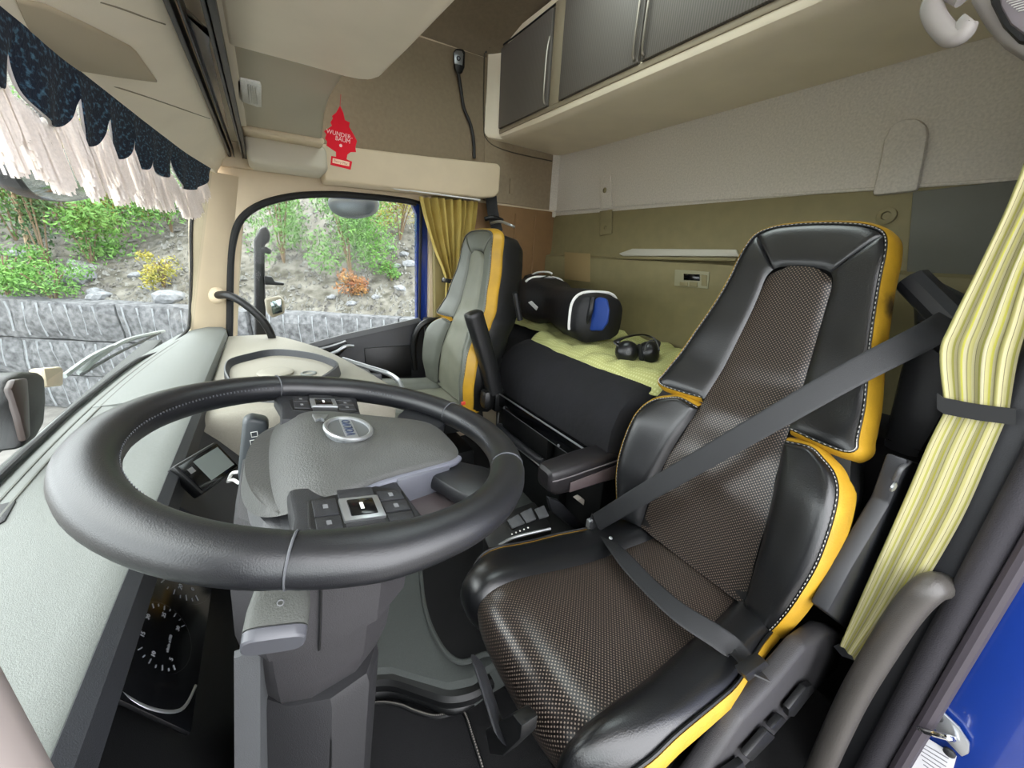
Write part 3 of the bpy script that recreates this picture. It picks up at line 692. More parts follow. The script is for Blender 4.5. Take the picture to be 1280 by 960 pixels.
# inner stitching
bm = bmesh.new()
for k in range(250):
    a = 2*PI*k/250
    if any(abs(((math.degrees(a)-q+180) % 360)-180) < 20 for q in (90, 270, 35, 325)): continue
    r0 = RR-rt*.96; c = W(r0*math.cos(a), r0*math.sin(a), .004); t = (-wU*math.sin(a)+wV*math.cos(a)); rd = wU*math.cos(a)+wV*math.sin(a)
    q = [c+t*.0007+wN*.004, c-t*.0007+wN*.004, c+t*.0012-wN*.004-t*.001, c-t*.0012-wN*.004-t*.001]
    vs_ = [bm.verts.new(p-rd*.0012) for p in q]+[bm.verts.new(p+rd*.002) for p in q]
    for f in ((0, 1, 3, 2), (4, 6, 7, 5), (0, 4, 5, 1), (2, 3, 7, 6), (0, 2, 6, 4), (1, 5, 7, 3)): bm.faces.new([vs_[i] for i in f])
st = mkbm('rim_stitching', bm, M('stitch_dark', '4a4c50', .7), sw); st['kind'] = 'stuff'
# horizontal spokes, lower spokes
def wpoly(name, pts, h0, h1, mat, par, bev=.004, seg=2, n=0):
    if n: pts = [(p.x, p.y) for p in spline([V(a, b, 0) for a, b in pts], n, True)]
    lo = [W(u, v, h0) for u, v in pts]; hi = [W(u, v, h1) for u, v in pts]; k = len(pts)
    return mk(name, lo+hi, [tuple(range(k-1, -1, -1)), tuple(range(k, 2*k))]+[(i, (i+1) % k, (i+1) % k+k, i+k) for i in range(k)], mat, par, bev=bev, seg=seg)
def dome(name, outline, h_edge, h_mid, mat, par, rings=8, under=.03, hf=None):
    out = spline([V(a, b, 0) for a, b in outline], 5, True); c = sum(out, V(0, 0, 0))/len(out); rows = []
    rows.append([W(c.x+(p.x-c.x)*.98, c.y+(p.y-c.y)*.98, h_edge-under) for p in out])
    for k in range(rings+1):
        s = 1-k/rings*.999; h = h_edge+(h_mid-h_edge)*(1-s**3.2)
        rows.append([W(c.x+(p.x-c.x)*s, c.y+(p.y-c.y)*s, h+(hf(p.x*s, p.y*s) if hf else 0)) for p in out])
    return loft(name, rows, mat, par, cv=True, caps=True, ang=75)
for s in (-1, 1):
    wpoly('spoke', [(-.060, s*.09), (-.058, s*.14), (-.066, s*.192), (.056, s*.197), (.050, s*.14), (.045, s*.085)], -.030, -.0065, m_dgrey, sw, .006)
    wpoly('lower_spoke', [(.08, s*.06), (.108, s*.122), (.138, s*.162), (.185, s*.105), (.17, s*.07), (.132, s*.045)], -.030, -.010, m_leatherg, sw, .006)
    wpoly('spoke_tray', [(.04, s*.075), (.045, s*.165), (.075, s*.165), (.125, s*.10), (.11, s*.06)], -.045, -.036, M('tray_mauve', '4d4647', .55), sw, .003)
    wpoly('tray_wall', [(.038, s*.078), (.045, s*.10), (.118, s*.075), (.112, s*.058)], -.038, -.004, M('tray_grey', '595b63', .45), sw, .003)
    # button pad
    bp = wpoly('button_pad', [(-.045, s*.118), (-.048, s*.16), (-.035, s*.183), (.02, s*.186), (.043, s*.172), (.045, s*.118), (.02, s*.104)], -.014, -.0045, m_black, sw, .002)
    for (u0, u1, v0, v1) in ((-.042, -.022, .122, .148), (-.042, -.022, .150, .172), (-.019, .014, .108, .124), (.017, .041, .118, .135), (.017, .041, .138, .155), (.017, .041, .158, .172), (-.019, .014, .164, .182)):
        wpoly('button', [(u0, s*v0), (u0, s*v1), (u1, s*v1), (u1, s*v0)], -.006, -.0028, m_dgrey, bp, .001)
    wpoly('button_frame', [(-.020, s*.126), (-.020, s*.162), (.016, s*.162), (.016, s*.126)], -.006, -.0014, m_silver, bp, .001)
    wpoly('rocker', [(-.014, s*.131), (-.014, s*.157), (.010, s*.157), (.010, s*.131)], -.006, -.0002, m_blackg, bp, .0015)
    wpoly('button_mark', [(-.004, s*.139), (-.004, s*.149), (-.001, s*.149), (-.001, s*.139)], -.0008, .0003, m_white, bp, 0)
    for uu, vv in ((.029, .127), (.029, .147), (-.032, .135), (-.032, .16)):
        wpoly('button_mark', [(uu-.002, s*(vv-.003)), (uu-.002, s*(vv+.003)), (uu+.002, s*(vv+.003)), (uu+.002, s*(vv-.003))], -.003, -.0023, M('mark_grey', '6a6c6e', .5), bp, 0)
# airbag pad
pad = [(-.098, 0), (-.094, .045), (-.082, .085), (-.062, .110), (-.032, .118), (-.0, .108), (.03, .094), (.08, .078), (.125, .064), (.142, .04), (.145, 0)]
pad = pad+[(a, -b) for a, b in pad[-2:0:-1]]
m_pad = M('airbag_plastic', '484947', .45, bump=.3, bscale=500, var=.06, vscale=40)
padf = lambda u, v: -1.0*.022*math.log(1+math.exp(min(30, (-.05-u)/.022)))+.003
dome('airbag_pad', pad, -.004, .012, m_pad, sw, under=.02, hf=padf, rings=14)
dome('pad_skirt', [(a*1.04 if a > 0 else a*.97, b*1.07) for a, b in pad], -.020, -.014, m_grey, sw, rings=6, under=.02, hf=padf)
for s in (-1, 1):
    tube('pad_edge', [W(u, s*v, h) for u, v, h in ((.138, .054, -.006), (.122, .067, -.006), (.08, .081, -.007), (.03, .097, -.008), (.0, .111, -.010), (-.03, .121, -.016), (-.055, .116, -.030))], .0045, M('edge_reflection', '63656f', .4), sw, seg=8)  # lavender tint puts the light reflected on the bevel into the colour
for uu in (-.006, .006): wpoly('pad_mark', [(.068, uu-.003), (.068, uu+.003), (.074, uu+.003), (.074, uu-.003)], .0115, .0135, M('mark_dim', '77787a', .5), sw, 0)
# oval emblem: ring with arrow and a bar bearing the maker's name
em = [(.026*math.cos(a), .034*math.sin(a)) for a in [2*PI*k/40 for k in range(40)]]
eh = .0140
ew = wpoly('emblem', [(a+.008, b+.0) for a, b in em], eh-.004, eh+.0015, M('emblem_grey', '6c7072', .4, metal=.5), sw, 0)
tube('emblem_ring', [W(a+.008, b, eh+.002) for a, b in em], .0028, m_silver, ew, closed=True, n=1, seg=8)
wpoly('emblem_bar', [(.001, -.033), (.001, .033), (.015, .033), (.015, -.033)], eh, eh+.003, m_silver, ew, .0005)
text('emblem_lettering', 'VOLVO', W(.008, 0, eh+.0034), wV, -wU, .0145, M('emblem_blue', '22304a', .4), ew)
wpoly('emblem_arrow', [(-.016, .028), (-.028, .046), (-.026, .026), (-.010, .044)], eh, eh+.003, m_silver, ew, 0)

# ================================================================== STEERING COLUMN
sc = thing('steering_column', 'dark grey steering column with stalks below the wheel', 'steering column', (.0, .47, FZ))
def ring_(pts, z, dx=0, s=1.0, c=(-.0, .475)): return [V(c[0]+(x-c[0])*s+dx, c[1]+(y-c[1])*s, z) for x, y in pts]
up_pl = [(-.075, .42), (-.045, .38), (.0, .365), (.075, .375), (.12, .41), (.13, .475), (.12, .54), (.07, .575), (-.04, .58), (-.075, .55)]
m_col = M('column_plastic', '323133', .5, bump=.25, bscale=700, var=.04, vscale=100)
rows = [ring_(up_pl, -.262, .02, .80), ring_(up_pl, -.27, .015, .98), ring_(up_pl, -.33, .0, 1.0), ring_(up_pl, -.42, -.01, .97), ring_(up_pl, -.437, -.01, .95)]
loft('upper_shroud', rows, m_col, sc, cv=True, caps=True, ang=28)
rows = [ring_(up_pl, -.435, -.012, .86), ring_(up_pl, -.50, -.016, .80), ring_(up_pl, -.535, -.02, .72), ring_(up_pl, -.55, -.02, .66)]
loft('lower_shroud', rows, m_col, sc, cv=True, caps=True, ang=28)
lo_pl = [(-.085, .44), (-.045, .40), (.0, .385), (.045, .395), (.065, .43), (.07, .52), (.05, .55), (-.06, .55), (-.085, .53)]
m_col2 = M('column_plastic_dark', '28282a', .5, bump=.25, bscale=700)
rows = [ring_(lo_pl, -.538, .0, 1.0), ring_(lo_pl, -.552, .0, 1.04), ring_(lo_pl, -.8, -.025, 1.0), ring_(lo_pl, FZ, -.06, 1.05)]
loft('column_cover', rows, m_col2, sc, cv=True, caps=True, ang=28)
tube('cover_seam', [V(.0-.0, .384, -.555), V(-.027, .382, -.8), V(-.063, .378, -1.1)], .0015, m_black, sc)
tube('shroud_seam', [V(.012, .364, -.275), V(.006, .363, -.34), V(-.004, .367, -.43)], .0015, m_black, sc)
slab('side_blade', [[V(-.084-.026*k, .40, -.43-.18*k), V(-.060-.024*k, .40, -.43-.18*k), V(-.052-.022*k, .43, -.43-.18*k)] for k in range(5)], .01, M('blade_grey', '4a4c4e', .5, bump=.2, bscale=700), sc)
# two column stalks
def stalk(root, tip, w, th, side):
    root, tip = Vector(root), Vector(tip); d = tip-root; L = d.length; d.normalize(); upv = V(.25, 0, 1); upv = (upv-d*upv.dot(d)).normalized(); sd = d.cross(upv)
    lathe('stalk_socket', root-d*.01, d, [(.030, 0), (.030, .012), (.024, .016), (.020, .016)], m_black, sc, seg=20)
    rows = []
    for t, a, b in ((0, .012, .012), (.22, .013, .013), (.34, w*.55, th*.75), (.5, w*.85, th*.95), (.75, w, th), (.90, w, th*.97)):
        c = root+d*L*t
        rows.append([c+sd*a*math.copysign(abs(math.cos(q))**.55, math.cos(q))+upv*b*math.copysign(abs(math.sin(q))**.55, math.sin(q)) for q in [2*PI*k/20 for k in range(20)]])
    so = loft('stalk', rows, M('stalk_grey', '4d4f4b', .6, bump=.3, bscale=600), sc, cv=True, caps=True)
    rows = []
    for t, s in ((.905, .94), (.915, .99), (.985, .97), (1.0, .90)):
        c = root+d*L*t
        rows.append([c+sd*w*s*math.copysign(abs(math.cos(q))**.5, math.cos(q))+upv*th*s*math.copysign(abs(math.sin(q))**.5, math.sin(q)) for q in [2*PI*k/20 for k in range(20)]])
    loft('stalk_cap', rows, M('stalk_cap', '4f5055', .4), so, cv=True, caps=True)
    for k in (-1, 1):
        c = root+d*L*.66+d*k*.010+upv*(th+.0006)
        tube('stalk_symbol', [c+sd*.0026*math.cos(a)+d*.0026*math.sin(a) for a in [2*PI*i/8 for i in range(8)]], .0006, MATS['mark_grey'], so, closed=True, n=1, seg=4)
    return so
stalk((-.012, .40, -.285), (-.036, .300, -.326), .025, .017, -1)
# far stalk seen end-on: a flat upright paddle
so = prism('paddle_stalk', [P(a, b, y=.655) for a, b in ((303, 528), (313, 523), (334, 527), (336, 533), (332, 585), (322, 604), (308, 612), (299, 606), (297, 592))], (.0, .03, 0), M('stalk_dark', '3c4144', .4), sc, bev=.006, seg=3)
for a, b in ((318, 543), (317, 553)):
    p = P(a, b, y=.654); tube('stalk_symbol', [p+V(dx*.004, 0, dz*.004) for dx, dz in ((-1, -1), (1, -1), (1, 1), (-1, 1))], .0009, m_white, so, closed=True, n=1, seg=4, smooth=False)
tube('stalk_arm', [V(-.03, .57, -.33), V(-.045, .62, -.34), P(318, 585, y=.67)], .011, m_black, sc)
# ================================================================== SEATS
m_pgrey = M('grey_leather', '55584f', .4, bump=.25, bscale=260, var=.1, vscale=14)
m_pgrey2 = M('grey_leather_centre', '6a6b5c', .45, bump=.3, bscale=400, var=.1, vscale=14)
def smooth01(s): s = max(0, min(1, s)); return s*s*(3-2*s)
def build_seat(root, yc, B, T, cx_, cz_, m_side, m_mid, lean=0., cshift=0., cfar=1.0, ydep=.064, shell=1.0):
    B = V(B[0], 0, B[1]); T = V(T[0], 0, T[1]); L = (T-B).length; a = (T-B).normalized(); n = V(-a.z, 0, a.x)
    Wt = [(-.05, .235), (.08, .262), (.2, .275), (.32, .265), (.445, .25), (.55, .232), (.7, .195), (.82, .172), (.91, .157), (1.0, .13)]
    Ct = [(-.05, .150), (.2, .138), (.36, .116), (.445, .105), (.6, .092), (.75, .080), (.86, .070), (1.0, .06)]
    Bt = [(-.05, .035), (.15, .055), (.3, .055), (.42, .038), (.6, .024), (.85, .010), (1.0, .0)]
    def S(u, t, h=0):
        w, c, b = interp(Wt, t), interp(Ct, t), interp(Bt, t)
        s = (abs(u)-c*.7)/(w-c*.7)
        lum = .025*math.sin(PI*min(1, max(0, t/.55)))+.02*smooth01((t-.7)/.3)
        return B+a*(t*L)+V(0, yc+u+lerp(lean, -lean*.4, t), 0)+n*(lum+b*smooth01(s)+h)
    def panel(name, prs, infl, mat, nw=15, closed_end=True, uvs=True, sub=6):
        o = spline([V(p[0][0], p[0][1], 0) for p in prs], sub); i = spline([V(p[1][0], p[1][1], 0) for p in prs], sub); N = len(o); rows = []; uvr = []
        for k in range(N):
            e = min(k, N-1-k)/max(1, N-1)*2; ef = 1-(1-min(1, e*6))**3
            row = []; ur = []
            for j in range(nw):
                w = j/(nw-1); f = 1-abs(2*w-1)**7; q = o[k].lerp(i[k], w)
                row.append(S(q.x, q.y, -.0035+(infl+.0035)*f*ef)); ur.append((q.x, q.y*L))
            rows.append(row); uvr.append(ur)
        return loft(name, rows, mat, root, uv=uvr, ang=60)
    prs = [((.232, .445), (.105, .445)), ((.214, .55), (.095, .54)), ((.180, .70), (.083, .68)), ((.158, .82), (.076, .775)), ((.146, .91), (.073, .832)), ((.130, .955), (.062, .858))]
    top = [((.130, .955), (.062, .858)), ((.095, .975), (.045, .866)), ((.05, .982), (.022, .868)), ((0, .984), (0, .868))]
    mirr = lambda pr: [((-p[0][0], p[0][1]), (-p[1][0], p[1][1])) for p in pr]
    panel('headrest_side', prs, .003, m_side); panel('headrest_side', mirr(prs), .003, m_side)
    panel('headrest_top', top+mirr(top)[::-1][1:], .003, m_side)
    low = [((.215, -.03), (.150, -.02)), ((.238, .07), (.148, .07)), ((.252, .18), (.140, .18)), ((.250, .28), (.128, .28)), ((.240, .345), (.118, .345)), ((.220, .385), (.113, .37)), ((.19, .408), (.110, .39)), ((.16, .422), (.108, .41))]
    panel('back_bolster', low, .016, m_side); panel('back_bolster', mirr(low), .016, m_side)
    # centre panel
    ts = [-.02+.886*k/44 for k in range(45)]; rows = []; uvr = []
    for k, t in enumerate(ts):
        c = interp(Ct, t)
        if t > .82: c *= max(.25, 1-((t-.82)/.050)**3.2)**.5
        row = []; ur = []
        for j in range(13):
            u = -c+2*c*j/12; f = 1-abs(2*j/12-1)**5
            wr_ = .0035*math.sin(t*46+u*9)*math.exp(-((t-.47)/.13)**2)+.003*math.sin(t*30-u*14)*math.exp(-((t-.22)/.1)**2)
            row.append(S(u, t, -.006+.013*f+wr_*f)); ur.append((u, t*L))
        rows.append(row); uvr.append(ur)
    loft('centre_panel', rows, m_mid, root, uv=uvr, ang=60)
    # yellow skirts, piping, shell
    def skirt(name, path, mat, depth=ydep):
        q = spline([V(u, t*L, 0) for u, t in path], 5); rows = []; N = len(q); edge = []
        for k in range(N):
            tg = q[min(k+1, N-1)]-q[max(k-1, 0)]; tg.normalize(); nn = V(-tg.y, tg.x, 0)
            f = lambda off, h: S(q[k].x+nn.x*off, (q[k].y+nn.y*off)/L, h)
            rows.append([f(-.001, -.007), f(.003, .001), f(.009, -.008), f(.015, -.030), f(.018, -depth*.8), f(.015, -depth)])
            edge.append(f(-.0005, -.001))
        s_ = loft(name, rows, mat, root, ang=60)
        tube('piping', edge, .0028, m_black, s_, smooth=False, seg=6)
        bm = bmesh.new(); acc = 0
        for k in range(N-1):
            p0 = edge[k]; tg = edge[k+1]-p0
            m_ = max(1, int(tg.length/.008))
            for j in range(m_):
                c0 = p0+tg*(j/m_)+n*.0035; c1 = c0+tg.normalized()*.0045; sd = tg.normalized().cross(n)*.0009
                vs_ = [bm.verts.new(x) for x in (c0-sd, c0+sd, c1+sd, c1-sd)]+[bm.verts.new((c0+c1)/2+n*.0012)]
                for f_ in ((0, 1, 4), (1, 2, 4), (2, 3, 4), (3, 0, 4)): bm.faces.new([vs_[i] for i in f_])
        st_ = mkbm('stitching', bm, m_stitch, s_); st_['kind'] = 'stuff'
        return s_
    up_path = [(-.11, .447), (-.17, .441), (-.218, .441), (-.233, .455), (-.227, .48)]+[(-p[0][0], p[0][1]) for p in prs[1:]]+[(-p[0][0], p[0][1]) for p in top[1:]]
    full = up_path+[(-u, t) for u, t in up_path[::-1][1:]]
    skirt('yellow_border', full, m_yworn if lean else m_yellow)
    for s in (1, -1):
        pth = [(-.11, .414), (-.16, .422), (-.19, .408), (-.220, .385), (-.240, .345), (-.250, .28), (-.252, .18), (-.238, .07), (-.215, -.03)][::-1]
        if s > 0: skirt('yellow_border', pth, m_yellow)
        else: skirt('yellow_border', [(-u, t) for u, t in pth[::-1]], m_yellow)
    sil = [(-.235, -.05), (-.27, .08), (-.285, .2), (-.275, .34), (-.25, .43), (-.25, .5), (-.235, .56), (-.198, .71), (-.175, .83), (-.158, .93), (-.135, .985), (-.09, 1.006), (0, 1.015)]
    sil = sil+[(-u, t) for u, t in sil[::-1][1:]]
    q = spline([V(u, t, 0) for u, t in sil], 4); rows = []
    for s, h in ((.05, -.022), (.3, -.022), (.6, -.022), (.85, -.024), (.955, -.03), (.985, -.05), (.985, -.10), (.93, -.125), (.6, -.135), (.05, -.138)):
        rows.append([S(p.x*s*.95, .42+(p.y-.42)*s*.975, h*(shell if h < -.06 else 1)) for p in q])
    loft('back_shell', rows, m_black, root, cv=True, caps=True, ang=50)
    # cushion
    cp_ = spline([V(x+cx_, 0, z+cz_) for x, z in ((.93, -.735), (.85, -.75), (.70, -.75), (.55, -.735), (.43, -.712), (.365, -.705), (.325, -.713), (.300, -.737), (.298, -.78), (.325, -.85))], 5)
    al = [0]
    for p0, p1 in zip(cp_, cp_[1:]): al.append(al[-1]+(p1-p0).length)
    LQ = al[-1]
    def C(u, s, h=0, fr=None):
        s = max(0, min(LQ, s)); k = 0
        while k < len(al)-2 and al[k+1] < s: k += 1
        f = (s-al[k])/(al[k+1]-al[k]); p = cp_[k].lerp(cp_[k+1], f); tg = (cp_[min(k+2, len(cp_)-1)]-cp_[max(k-1, 0)]).normalized(); nn = V(tg.z, 0, -tg.x)
        b = (.030 if u < 0 else (-.020 if lean else .03))*smooth01((abs(u)-.11)/.12)
        b *= smooth01(1.25-abs(s-LQ*.4)/(LQ*.6))
        drop = .05*smooth01((abs(u)-.19)/.075)*smooth01((s-LQ*.62)/(LQ*.25))     # rounded front corners
        return p+V(0, yc+u+cshift, 0)+nn*(h+b-drop*.6)+V(drop*.5, 0, 0)
    def cpanel(name, u0, u1, s0, s1, infl, mat, nu=10, ns=40):
        rows = []; uvr = []
        for k in range(ns+1):
            s = lerp(s0, s1, k/ns); e = min(k, ns-k)/ns*2; ef = 1-(1-min(1, e*4))**3; row = []; ur = []
            for j in range(nu):
                w = j/(nu-1); f = 1-abs(2*w-1)**4; u = lerp(u0(s), u1(s), w); row.append(C(u, s, -.006+(infl+.006)*f*ef)); ur.append((u, s))
            rows.append(row); uvr.append(ur)
        return loft(name, rows, mat, root, uv=uvr, ang=60)
    wc = lambda s: interp([(0, .13), (LQ*.3, .15), (LQ*.7, .175), (LQ, .17)], s)
    wo = lambda s: interp([(0, .200), (LQ*.15, .232), (LQ*.45, .258), (LQ*.7, .260), (LQ*.85, .245), (LQ, .218)], s)
    cpanel('seat_centre', lambda s: -wc(s), lambda s: wc(s)*cfar, .0, LQ, .010, m_mid, 14, 50)
    cpanel('seat_bolster', lambda s: -wo(s), lambda s: -wc(s), .02, LQ, .014, m_side)
    cpanel('seat_bolster', lambda s: wc(s)*cfar, wo, .02, LQ, .014, m_side)
    for s_ in (-1, 1):
        rows = []; edge = []
        for k in range(41):
            s = lerp(.02, LQ*.93, k/40); u = wo(s)*s_
            rows.append([C(u+s_*o, s, h) for o, h in ((-.001, -.006), (.004, .0), (.009, -.007), (.013, -.022), (.009, -.038))]); edge.append(C(u, s, .001))
        y_ = loft('yellow_border', rows, m_yellow, root, ang=60)
        tube('piping', edge, .003, m_black, y_, smooth=False, seg=6)
    rows = []
    for s in [LQ*k/30 for k in range(31)]:
        w = wo(s)*.98
        rows.append([C(u, s, h) for u, h in ((-w, -.02), (-w*.5, -.02), (0, -.02), (w*.5, -.02), (w, -.02), (w*1.02, -.05), (w*.95, -.11), (0, -.12), (-w*.95, -.11), (-w*1.02, -.05))])
    loft('seat_pan', rows, m_black, root, cv=True, caps=True, ang=50)
    return S, C, LQ
ds_ = thing('driver_seat', 'large black leather driver seat with yellow edging and perforated centre', 'seat', (.6, .445, FZ))
DS, DC, DLQ = build_seat(ds_, .460, (.845, -.72), (1.145, .112), 0, 0, m_leather, m_dots, -.028, -.018, .76)
# seat base with the control panel on the door side
box('base_pedestal', (.42, .25, FZ), (.95, .64, -.90), m_black, ds_, bev=.03)
box('base_plate', (.36, .20, -.93), (1.0, .70, -.86), m_black, ds_, bev=.015)
sidep = [P(a, b, y=.185) for a, b in ((905, 875), (948, 832), (985, 790), (1012, 772), (1035, 778), (1046, 800), (1035, 818), (985, 862), (930, 920), (880, 965), (850, 985), (842, 965))]
m_base = M('seat_base_grey', '2d2c2e', .55, bump=.3, bscale=600)
prism('control_panel', sidep, (0, -.035, 0), m_base, ds_, bev=.012, seg=3)
def ctl(name, pts, y=.145, d=-.012, mat=m_black, bev=.003): return prism(name, [P(a, b, y=y) for a, b in pts], (0, d, 0), mat, ds_, bev=bev)
ctl('rocker_switch', ((978, 880), (1000, 853), (1008, 850), (1011, 857), (985, 890), (978, 889)))
ctl('rocker_switch', ((956, 904), (970, 889), (976, 893), (962, 908)))
ctl('rocker_switch', ((924, 938), (952, 906), (962, 914), (932, 944)))
ctl('rocker_switch', ((895, 962), (922, 944), (926, 955), (900, 975)))
prism('recline_hinge_cover', [P(a, b, y=.175) for a, b in ((1108, 565), (1135, 575), (1085, 700), (1062, 790), (1012, 752), (1040, 700), (1088, 620))], (0, -.03, 0), m_dgrey, ds_, bev=.006)
lathe('hinge_screw', P(1115, 608, y=.143), (0, -1, 0), [(.009, 0), (.009, .003), (.005, .005)], m_silver, ds_, seg=12)
tube('belt_guide', [P(1118, 600, y=.15), P(1126, 586, y=.147), P(1136, 578, y=.147)], .004, m_grey, ds_)
# front adjustment lever
rows = []
for t, w in ((0, .020), (.15, .028), (.5, .028), (.8, .026), (1, .022)):
    c = lerp(P(598, 830, x=.235), P(625, 915, x=.225), t); rows.append([c+V(0, math.cos(q)*w, 0)+V(-.012*math.sin(q), 0, .014*math.sin(q)) for q in [2*PI*k/12 for k in range(12)]])
loft('adjust_lever', rows, m_dgrey, ds_, cv=True, caps=True)
prism('lever_bracket', [P(a, b, x=.225) for a, b in ((606, 912), (640, 893), (652, 908), (650, 925), (628, 946), (612, 944))], (.03, 0, 0), m_black, ds_, bev=.004)
# folding armrest
rows = []
for x, hw, z0, z1 in ((.632, .026, -.655, -.612), (.640, .036, -.675, -.602), (.66, .042, -.69, -.598), (.78, .046, -.70, -.592), (.90, .046, -.705, -.590), (1.0, .042, -.70, -.592)):
    zc_, zh = (z0+z1)/2, (z1-z0)/2
    rows.append([V(x, .80+hw*math.copysign(abs(math.cos(q))**.45, math.cos(q)), zc_+zh*math.copysign(abs(math.sin(q))**.45, math.sin(q))) for q in [2*PI*k/24 for k in range(24)]])
ar = loft('armrest', rows, M('armrest_vinyl', '1b191b', .4, bump=.2, bscale=500), ds_, cv=True, caps=True)
prism('armrest_inlay', [V(.70, .754, -.68), V(.70, .754, -.645), V(.99, .753, -.63), V(.99, .753, -.685)], (0, -.004, 0), M('armrest_mauve', '4b4142', .5), ar, bev=.003)
tube('armrest_seam', [V(.64, .764, -.632), V(.68, .756, -.628), V(.80, .752, -.622), V(.99, .754, -.62)], .0022, M('armrest_edge', '5f5a5c', .5), ar)
tube('belt_reel_arm', [P(1140, 350, x=1.2), P(1175, 385, x=1.18), P(1215, 425, x=1.15)], .03, m_dgrey, ds_)

# seat belt
sb = thing('seat_belt', 'dark grey seat belt crossing the driver seat back and cushion', 'seat belt', (.8, .45, -.8))
pts = [P(1190, 400, x=1.10), P(1155, 421, x=1.02), P(1060, 470, x=.93), P(960, 527, x=.86), P(860, 585, x=.80), P(790, 626, x=.755), P(745, 653, y=.668)]
tube('shoulder_strap', pts, .024, m_belt, sb, flat=(.025, .0014), up=(-.75, -.35, .55), n=6, seg=12)
sb_l = [P(738, 650, y=.680), P(752, 664, y=.655), P(772, 688, z=-.715), P(800, 720, z=-.70), P(845, 762, z=-.690), P(895, 795, z=-.690), P(922, 815, z=-.70), P(946, 845, y=.165)]
tube('lap_strap', sb_l, .024, m_belt, sb, flat=(.024, .0014), up=(-.15, -.45, .9), n=6, seg=12)
lathe('strap_stud', P(763, 673, z=-.702), (0, -.3, 1), [(.005, 0), (.005, .003), (.003, .004)], m_silver, sb, seg=10)
prism('belt_anchor', [P(a, b, y=.168) for a, b in ((932, 845), (958, 826), (962, 832), (936, 853))], (0, .02, 0), m_black, sb, bev=.002)
box('latch_tongue', P(731, 662, y=.69), P(742, 650, y=.675), m_silver, sb, bev=.003)
br = thing('belt_reel_cover', 'dark plastic belt guide behind the driver headrest', 'belt guide', P(1190, 390, x=1.2))
prism('guide_body', [P(a, b, x=1.2) for a, b in ((1138, 343), (1160, 350), (1230, 385), (1245, 430), (1180, 450), (1140, 420))], (.08, 0, 0), m_dgrey, br, bev=.02, seg=3)
tube('guide_slot', [P(1150, 405, x=1.19), P(1168, 402, x=1.18), P(1190, 408, x=1.18)], .007, m_black, br)
prism('pillar_bin', [P(a, b, x=1.25) for a, b in ((1132, 425), (1200, 430), (1180, 520), (1110, 640), (1100, 560))], (.1, 0, 0), m_dgrey, br, bev=.02)

# passenger seat
ps = thing('passenger_seat', 'smaller grey leather passenger seat with yellow edging beside the curtain', 'seat', (.5, 1.62, FZ))
build_seat(ps, 1.625, (.675, -.635), (.835, .098), -.19, .085, m_pgrey, m_pgrey2, ydep=.046, shell=1.3)
box('base_pedestal', (.28, 1.42, FZ), (.72, 1.84, -.86), m_black, ps, bev=.03)
def arm(yy, pts, w):
    rows = []; q = [P(a, b, y=yy) for a, b in pts]; q = spline(q, 4)
    for i, c in enumerate(q):
        t = i/(len(q)-1); ww = w*(.55 if t == 0 else (.9 if t < .1 else 1.0))
        tg = (q[min(i+1, len(q)-1)]-q[max(i-1, 0)]).normalized(); sd = V(0, 1, 0); nn = tg.cross(sd)
        rows.append([c+sd*.03*(ww/w)*math.copysign(abs(math.cos(k))**.5, math.cos(k))+nn*ww*math.copysign(abs(math.sin(k))**.5, math.sin(k)) for k in [2*PI*j/16 for j in range(16)]])
    return loft('armrest', rows, m_black, ps, cv=True, caps=True)
arm(1.33, ((591, 389), (594, 400), (603, 430), (612, 462), (618, 490)), .034)
arm(1.93, ((571, 378), (567, 395), (560, 415)), .03)
tube('headrest_grip', [P(614, 279, x=.98), P(625, 277, x=.97), P(637, 281, x=.97), P(643, 284, x=.99)], .006, m_silver, ps)
tube('side_lever', [P(644, 366, y=1.35), P(650, 400, y=1.35)], .012, m_black, ps)
box('belt_buckle', P(598, 485, y=1.36), P(618, 512, y=1.30), m_black, ps, bev=.02)
box('buckle_button', P(576, 502, y=1.36), P(582, 506, y=1.35), M('buckle_red', 'b5382a', .4), ps, bev=.001)
pb = thing('hanging_belt_strap', 'black belt strap hanging behind the passenger headrest', 'seat belt', P(612, 280, y=1.95))
tube('belt_strap', [P(614, 246, y=1.98), P(616, 265, y=1.97), P(622, 290, y=1.95)], .02, m_rubber, pb, flat=(.03, .003), up=(-.6, -.7, 0))
tube('belt_slider', [P(606, 274, y=1.95), P(616, 272, y=1.93), P(628, 276, y=1.93)], .012, m_black, pb)
# ================================================================== BUNK, BAG, CURTAINS AND THE REST OF THE CAB
BT = -.385
mt_ = thing('mattress', 'bunk mattress in a black fitted cover behind the seats', 'mattress', (1.2, 1.15, -.62))
m_mcov = M('black_cotton', '0b0b10', .95, var=.3, vscale=9, bump=.5, bscale=40)
def bed_x(y):
    # the bunk is deeper between the seats
    return lerp(.86, 1.16, smooth01((.76-y)/.06) if y < 1.15 else smooth01((y-1.50)/.10))
rows = []
for y in [2.07-2.0*k/60 for k in range(61)]:
    f = bed_x(y); w = .006*mnoise.noise(V(y*9, 3.1, 0))
    rows.append([V(1.52, y, BT-.23), V(1.52, y, BT-.01), V(1.4, y, BT+w), V(1.15 if f < 1.1 else 1.25, y, BT+w), V(f+.14, y, BT-.004+w), V(f+.08, y, BT-.025+w), V(f+.03, y, BT-.07+w), V(f+.005, y, BT-.13), V(f, y, BT-.19), V(f+.005, y, BT-.235), V(f+.06, y, BT-.24)])
loft('cover', rows, m_mcov, mt_, cv=True, caps=True, ang=60)
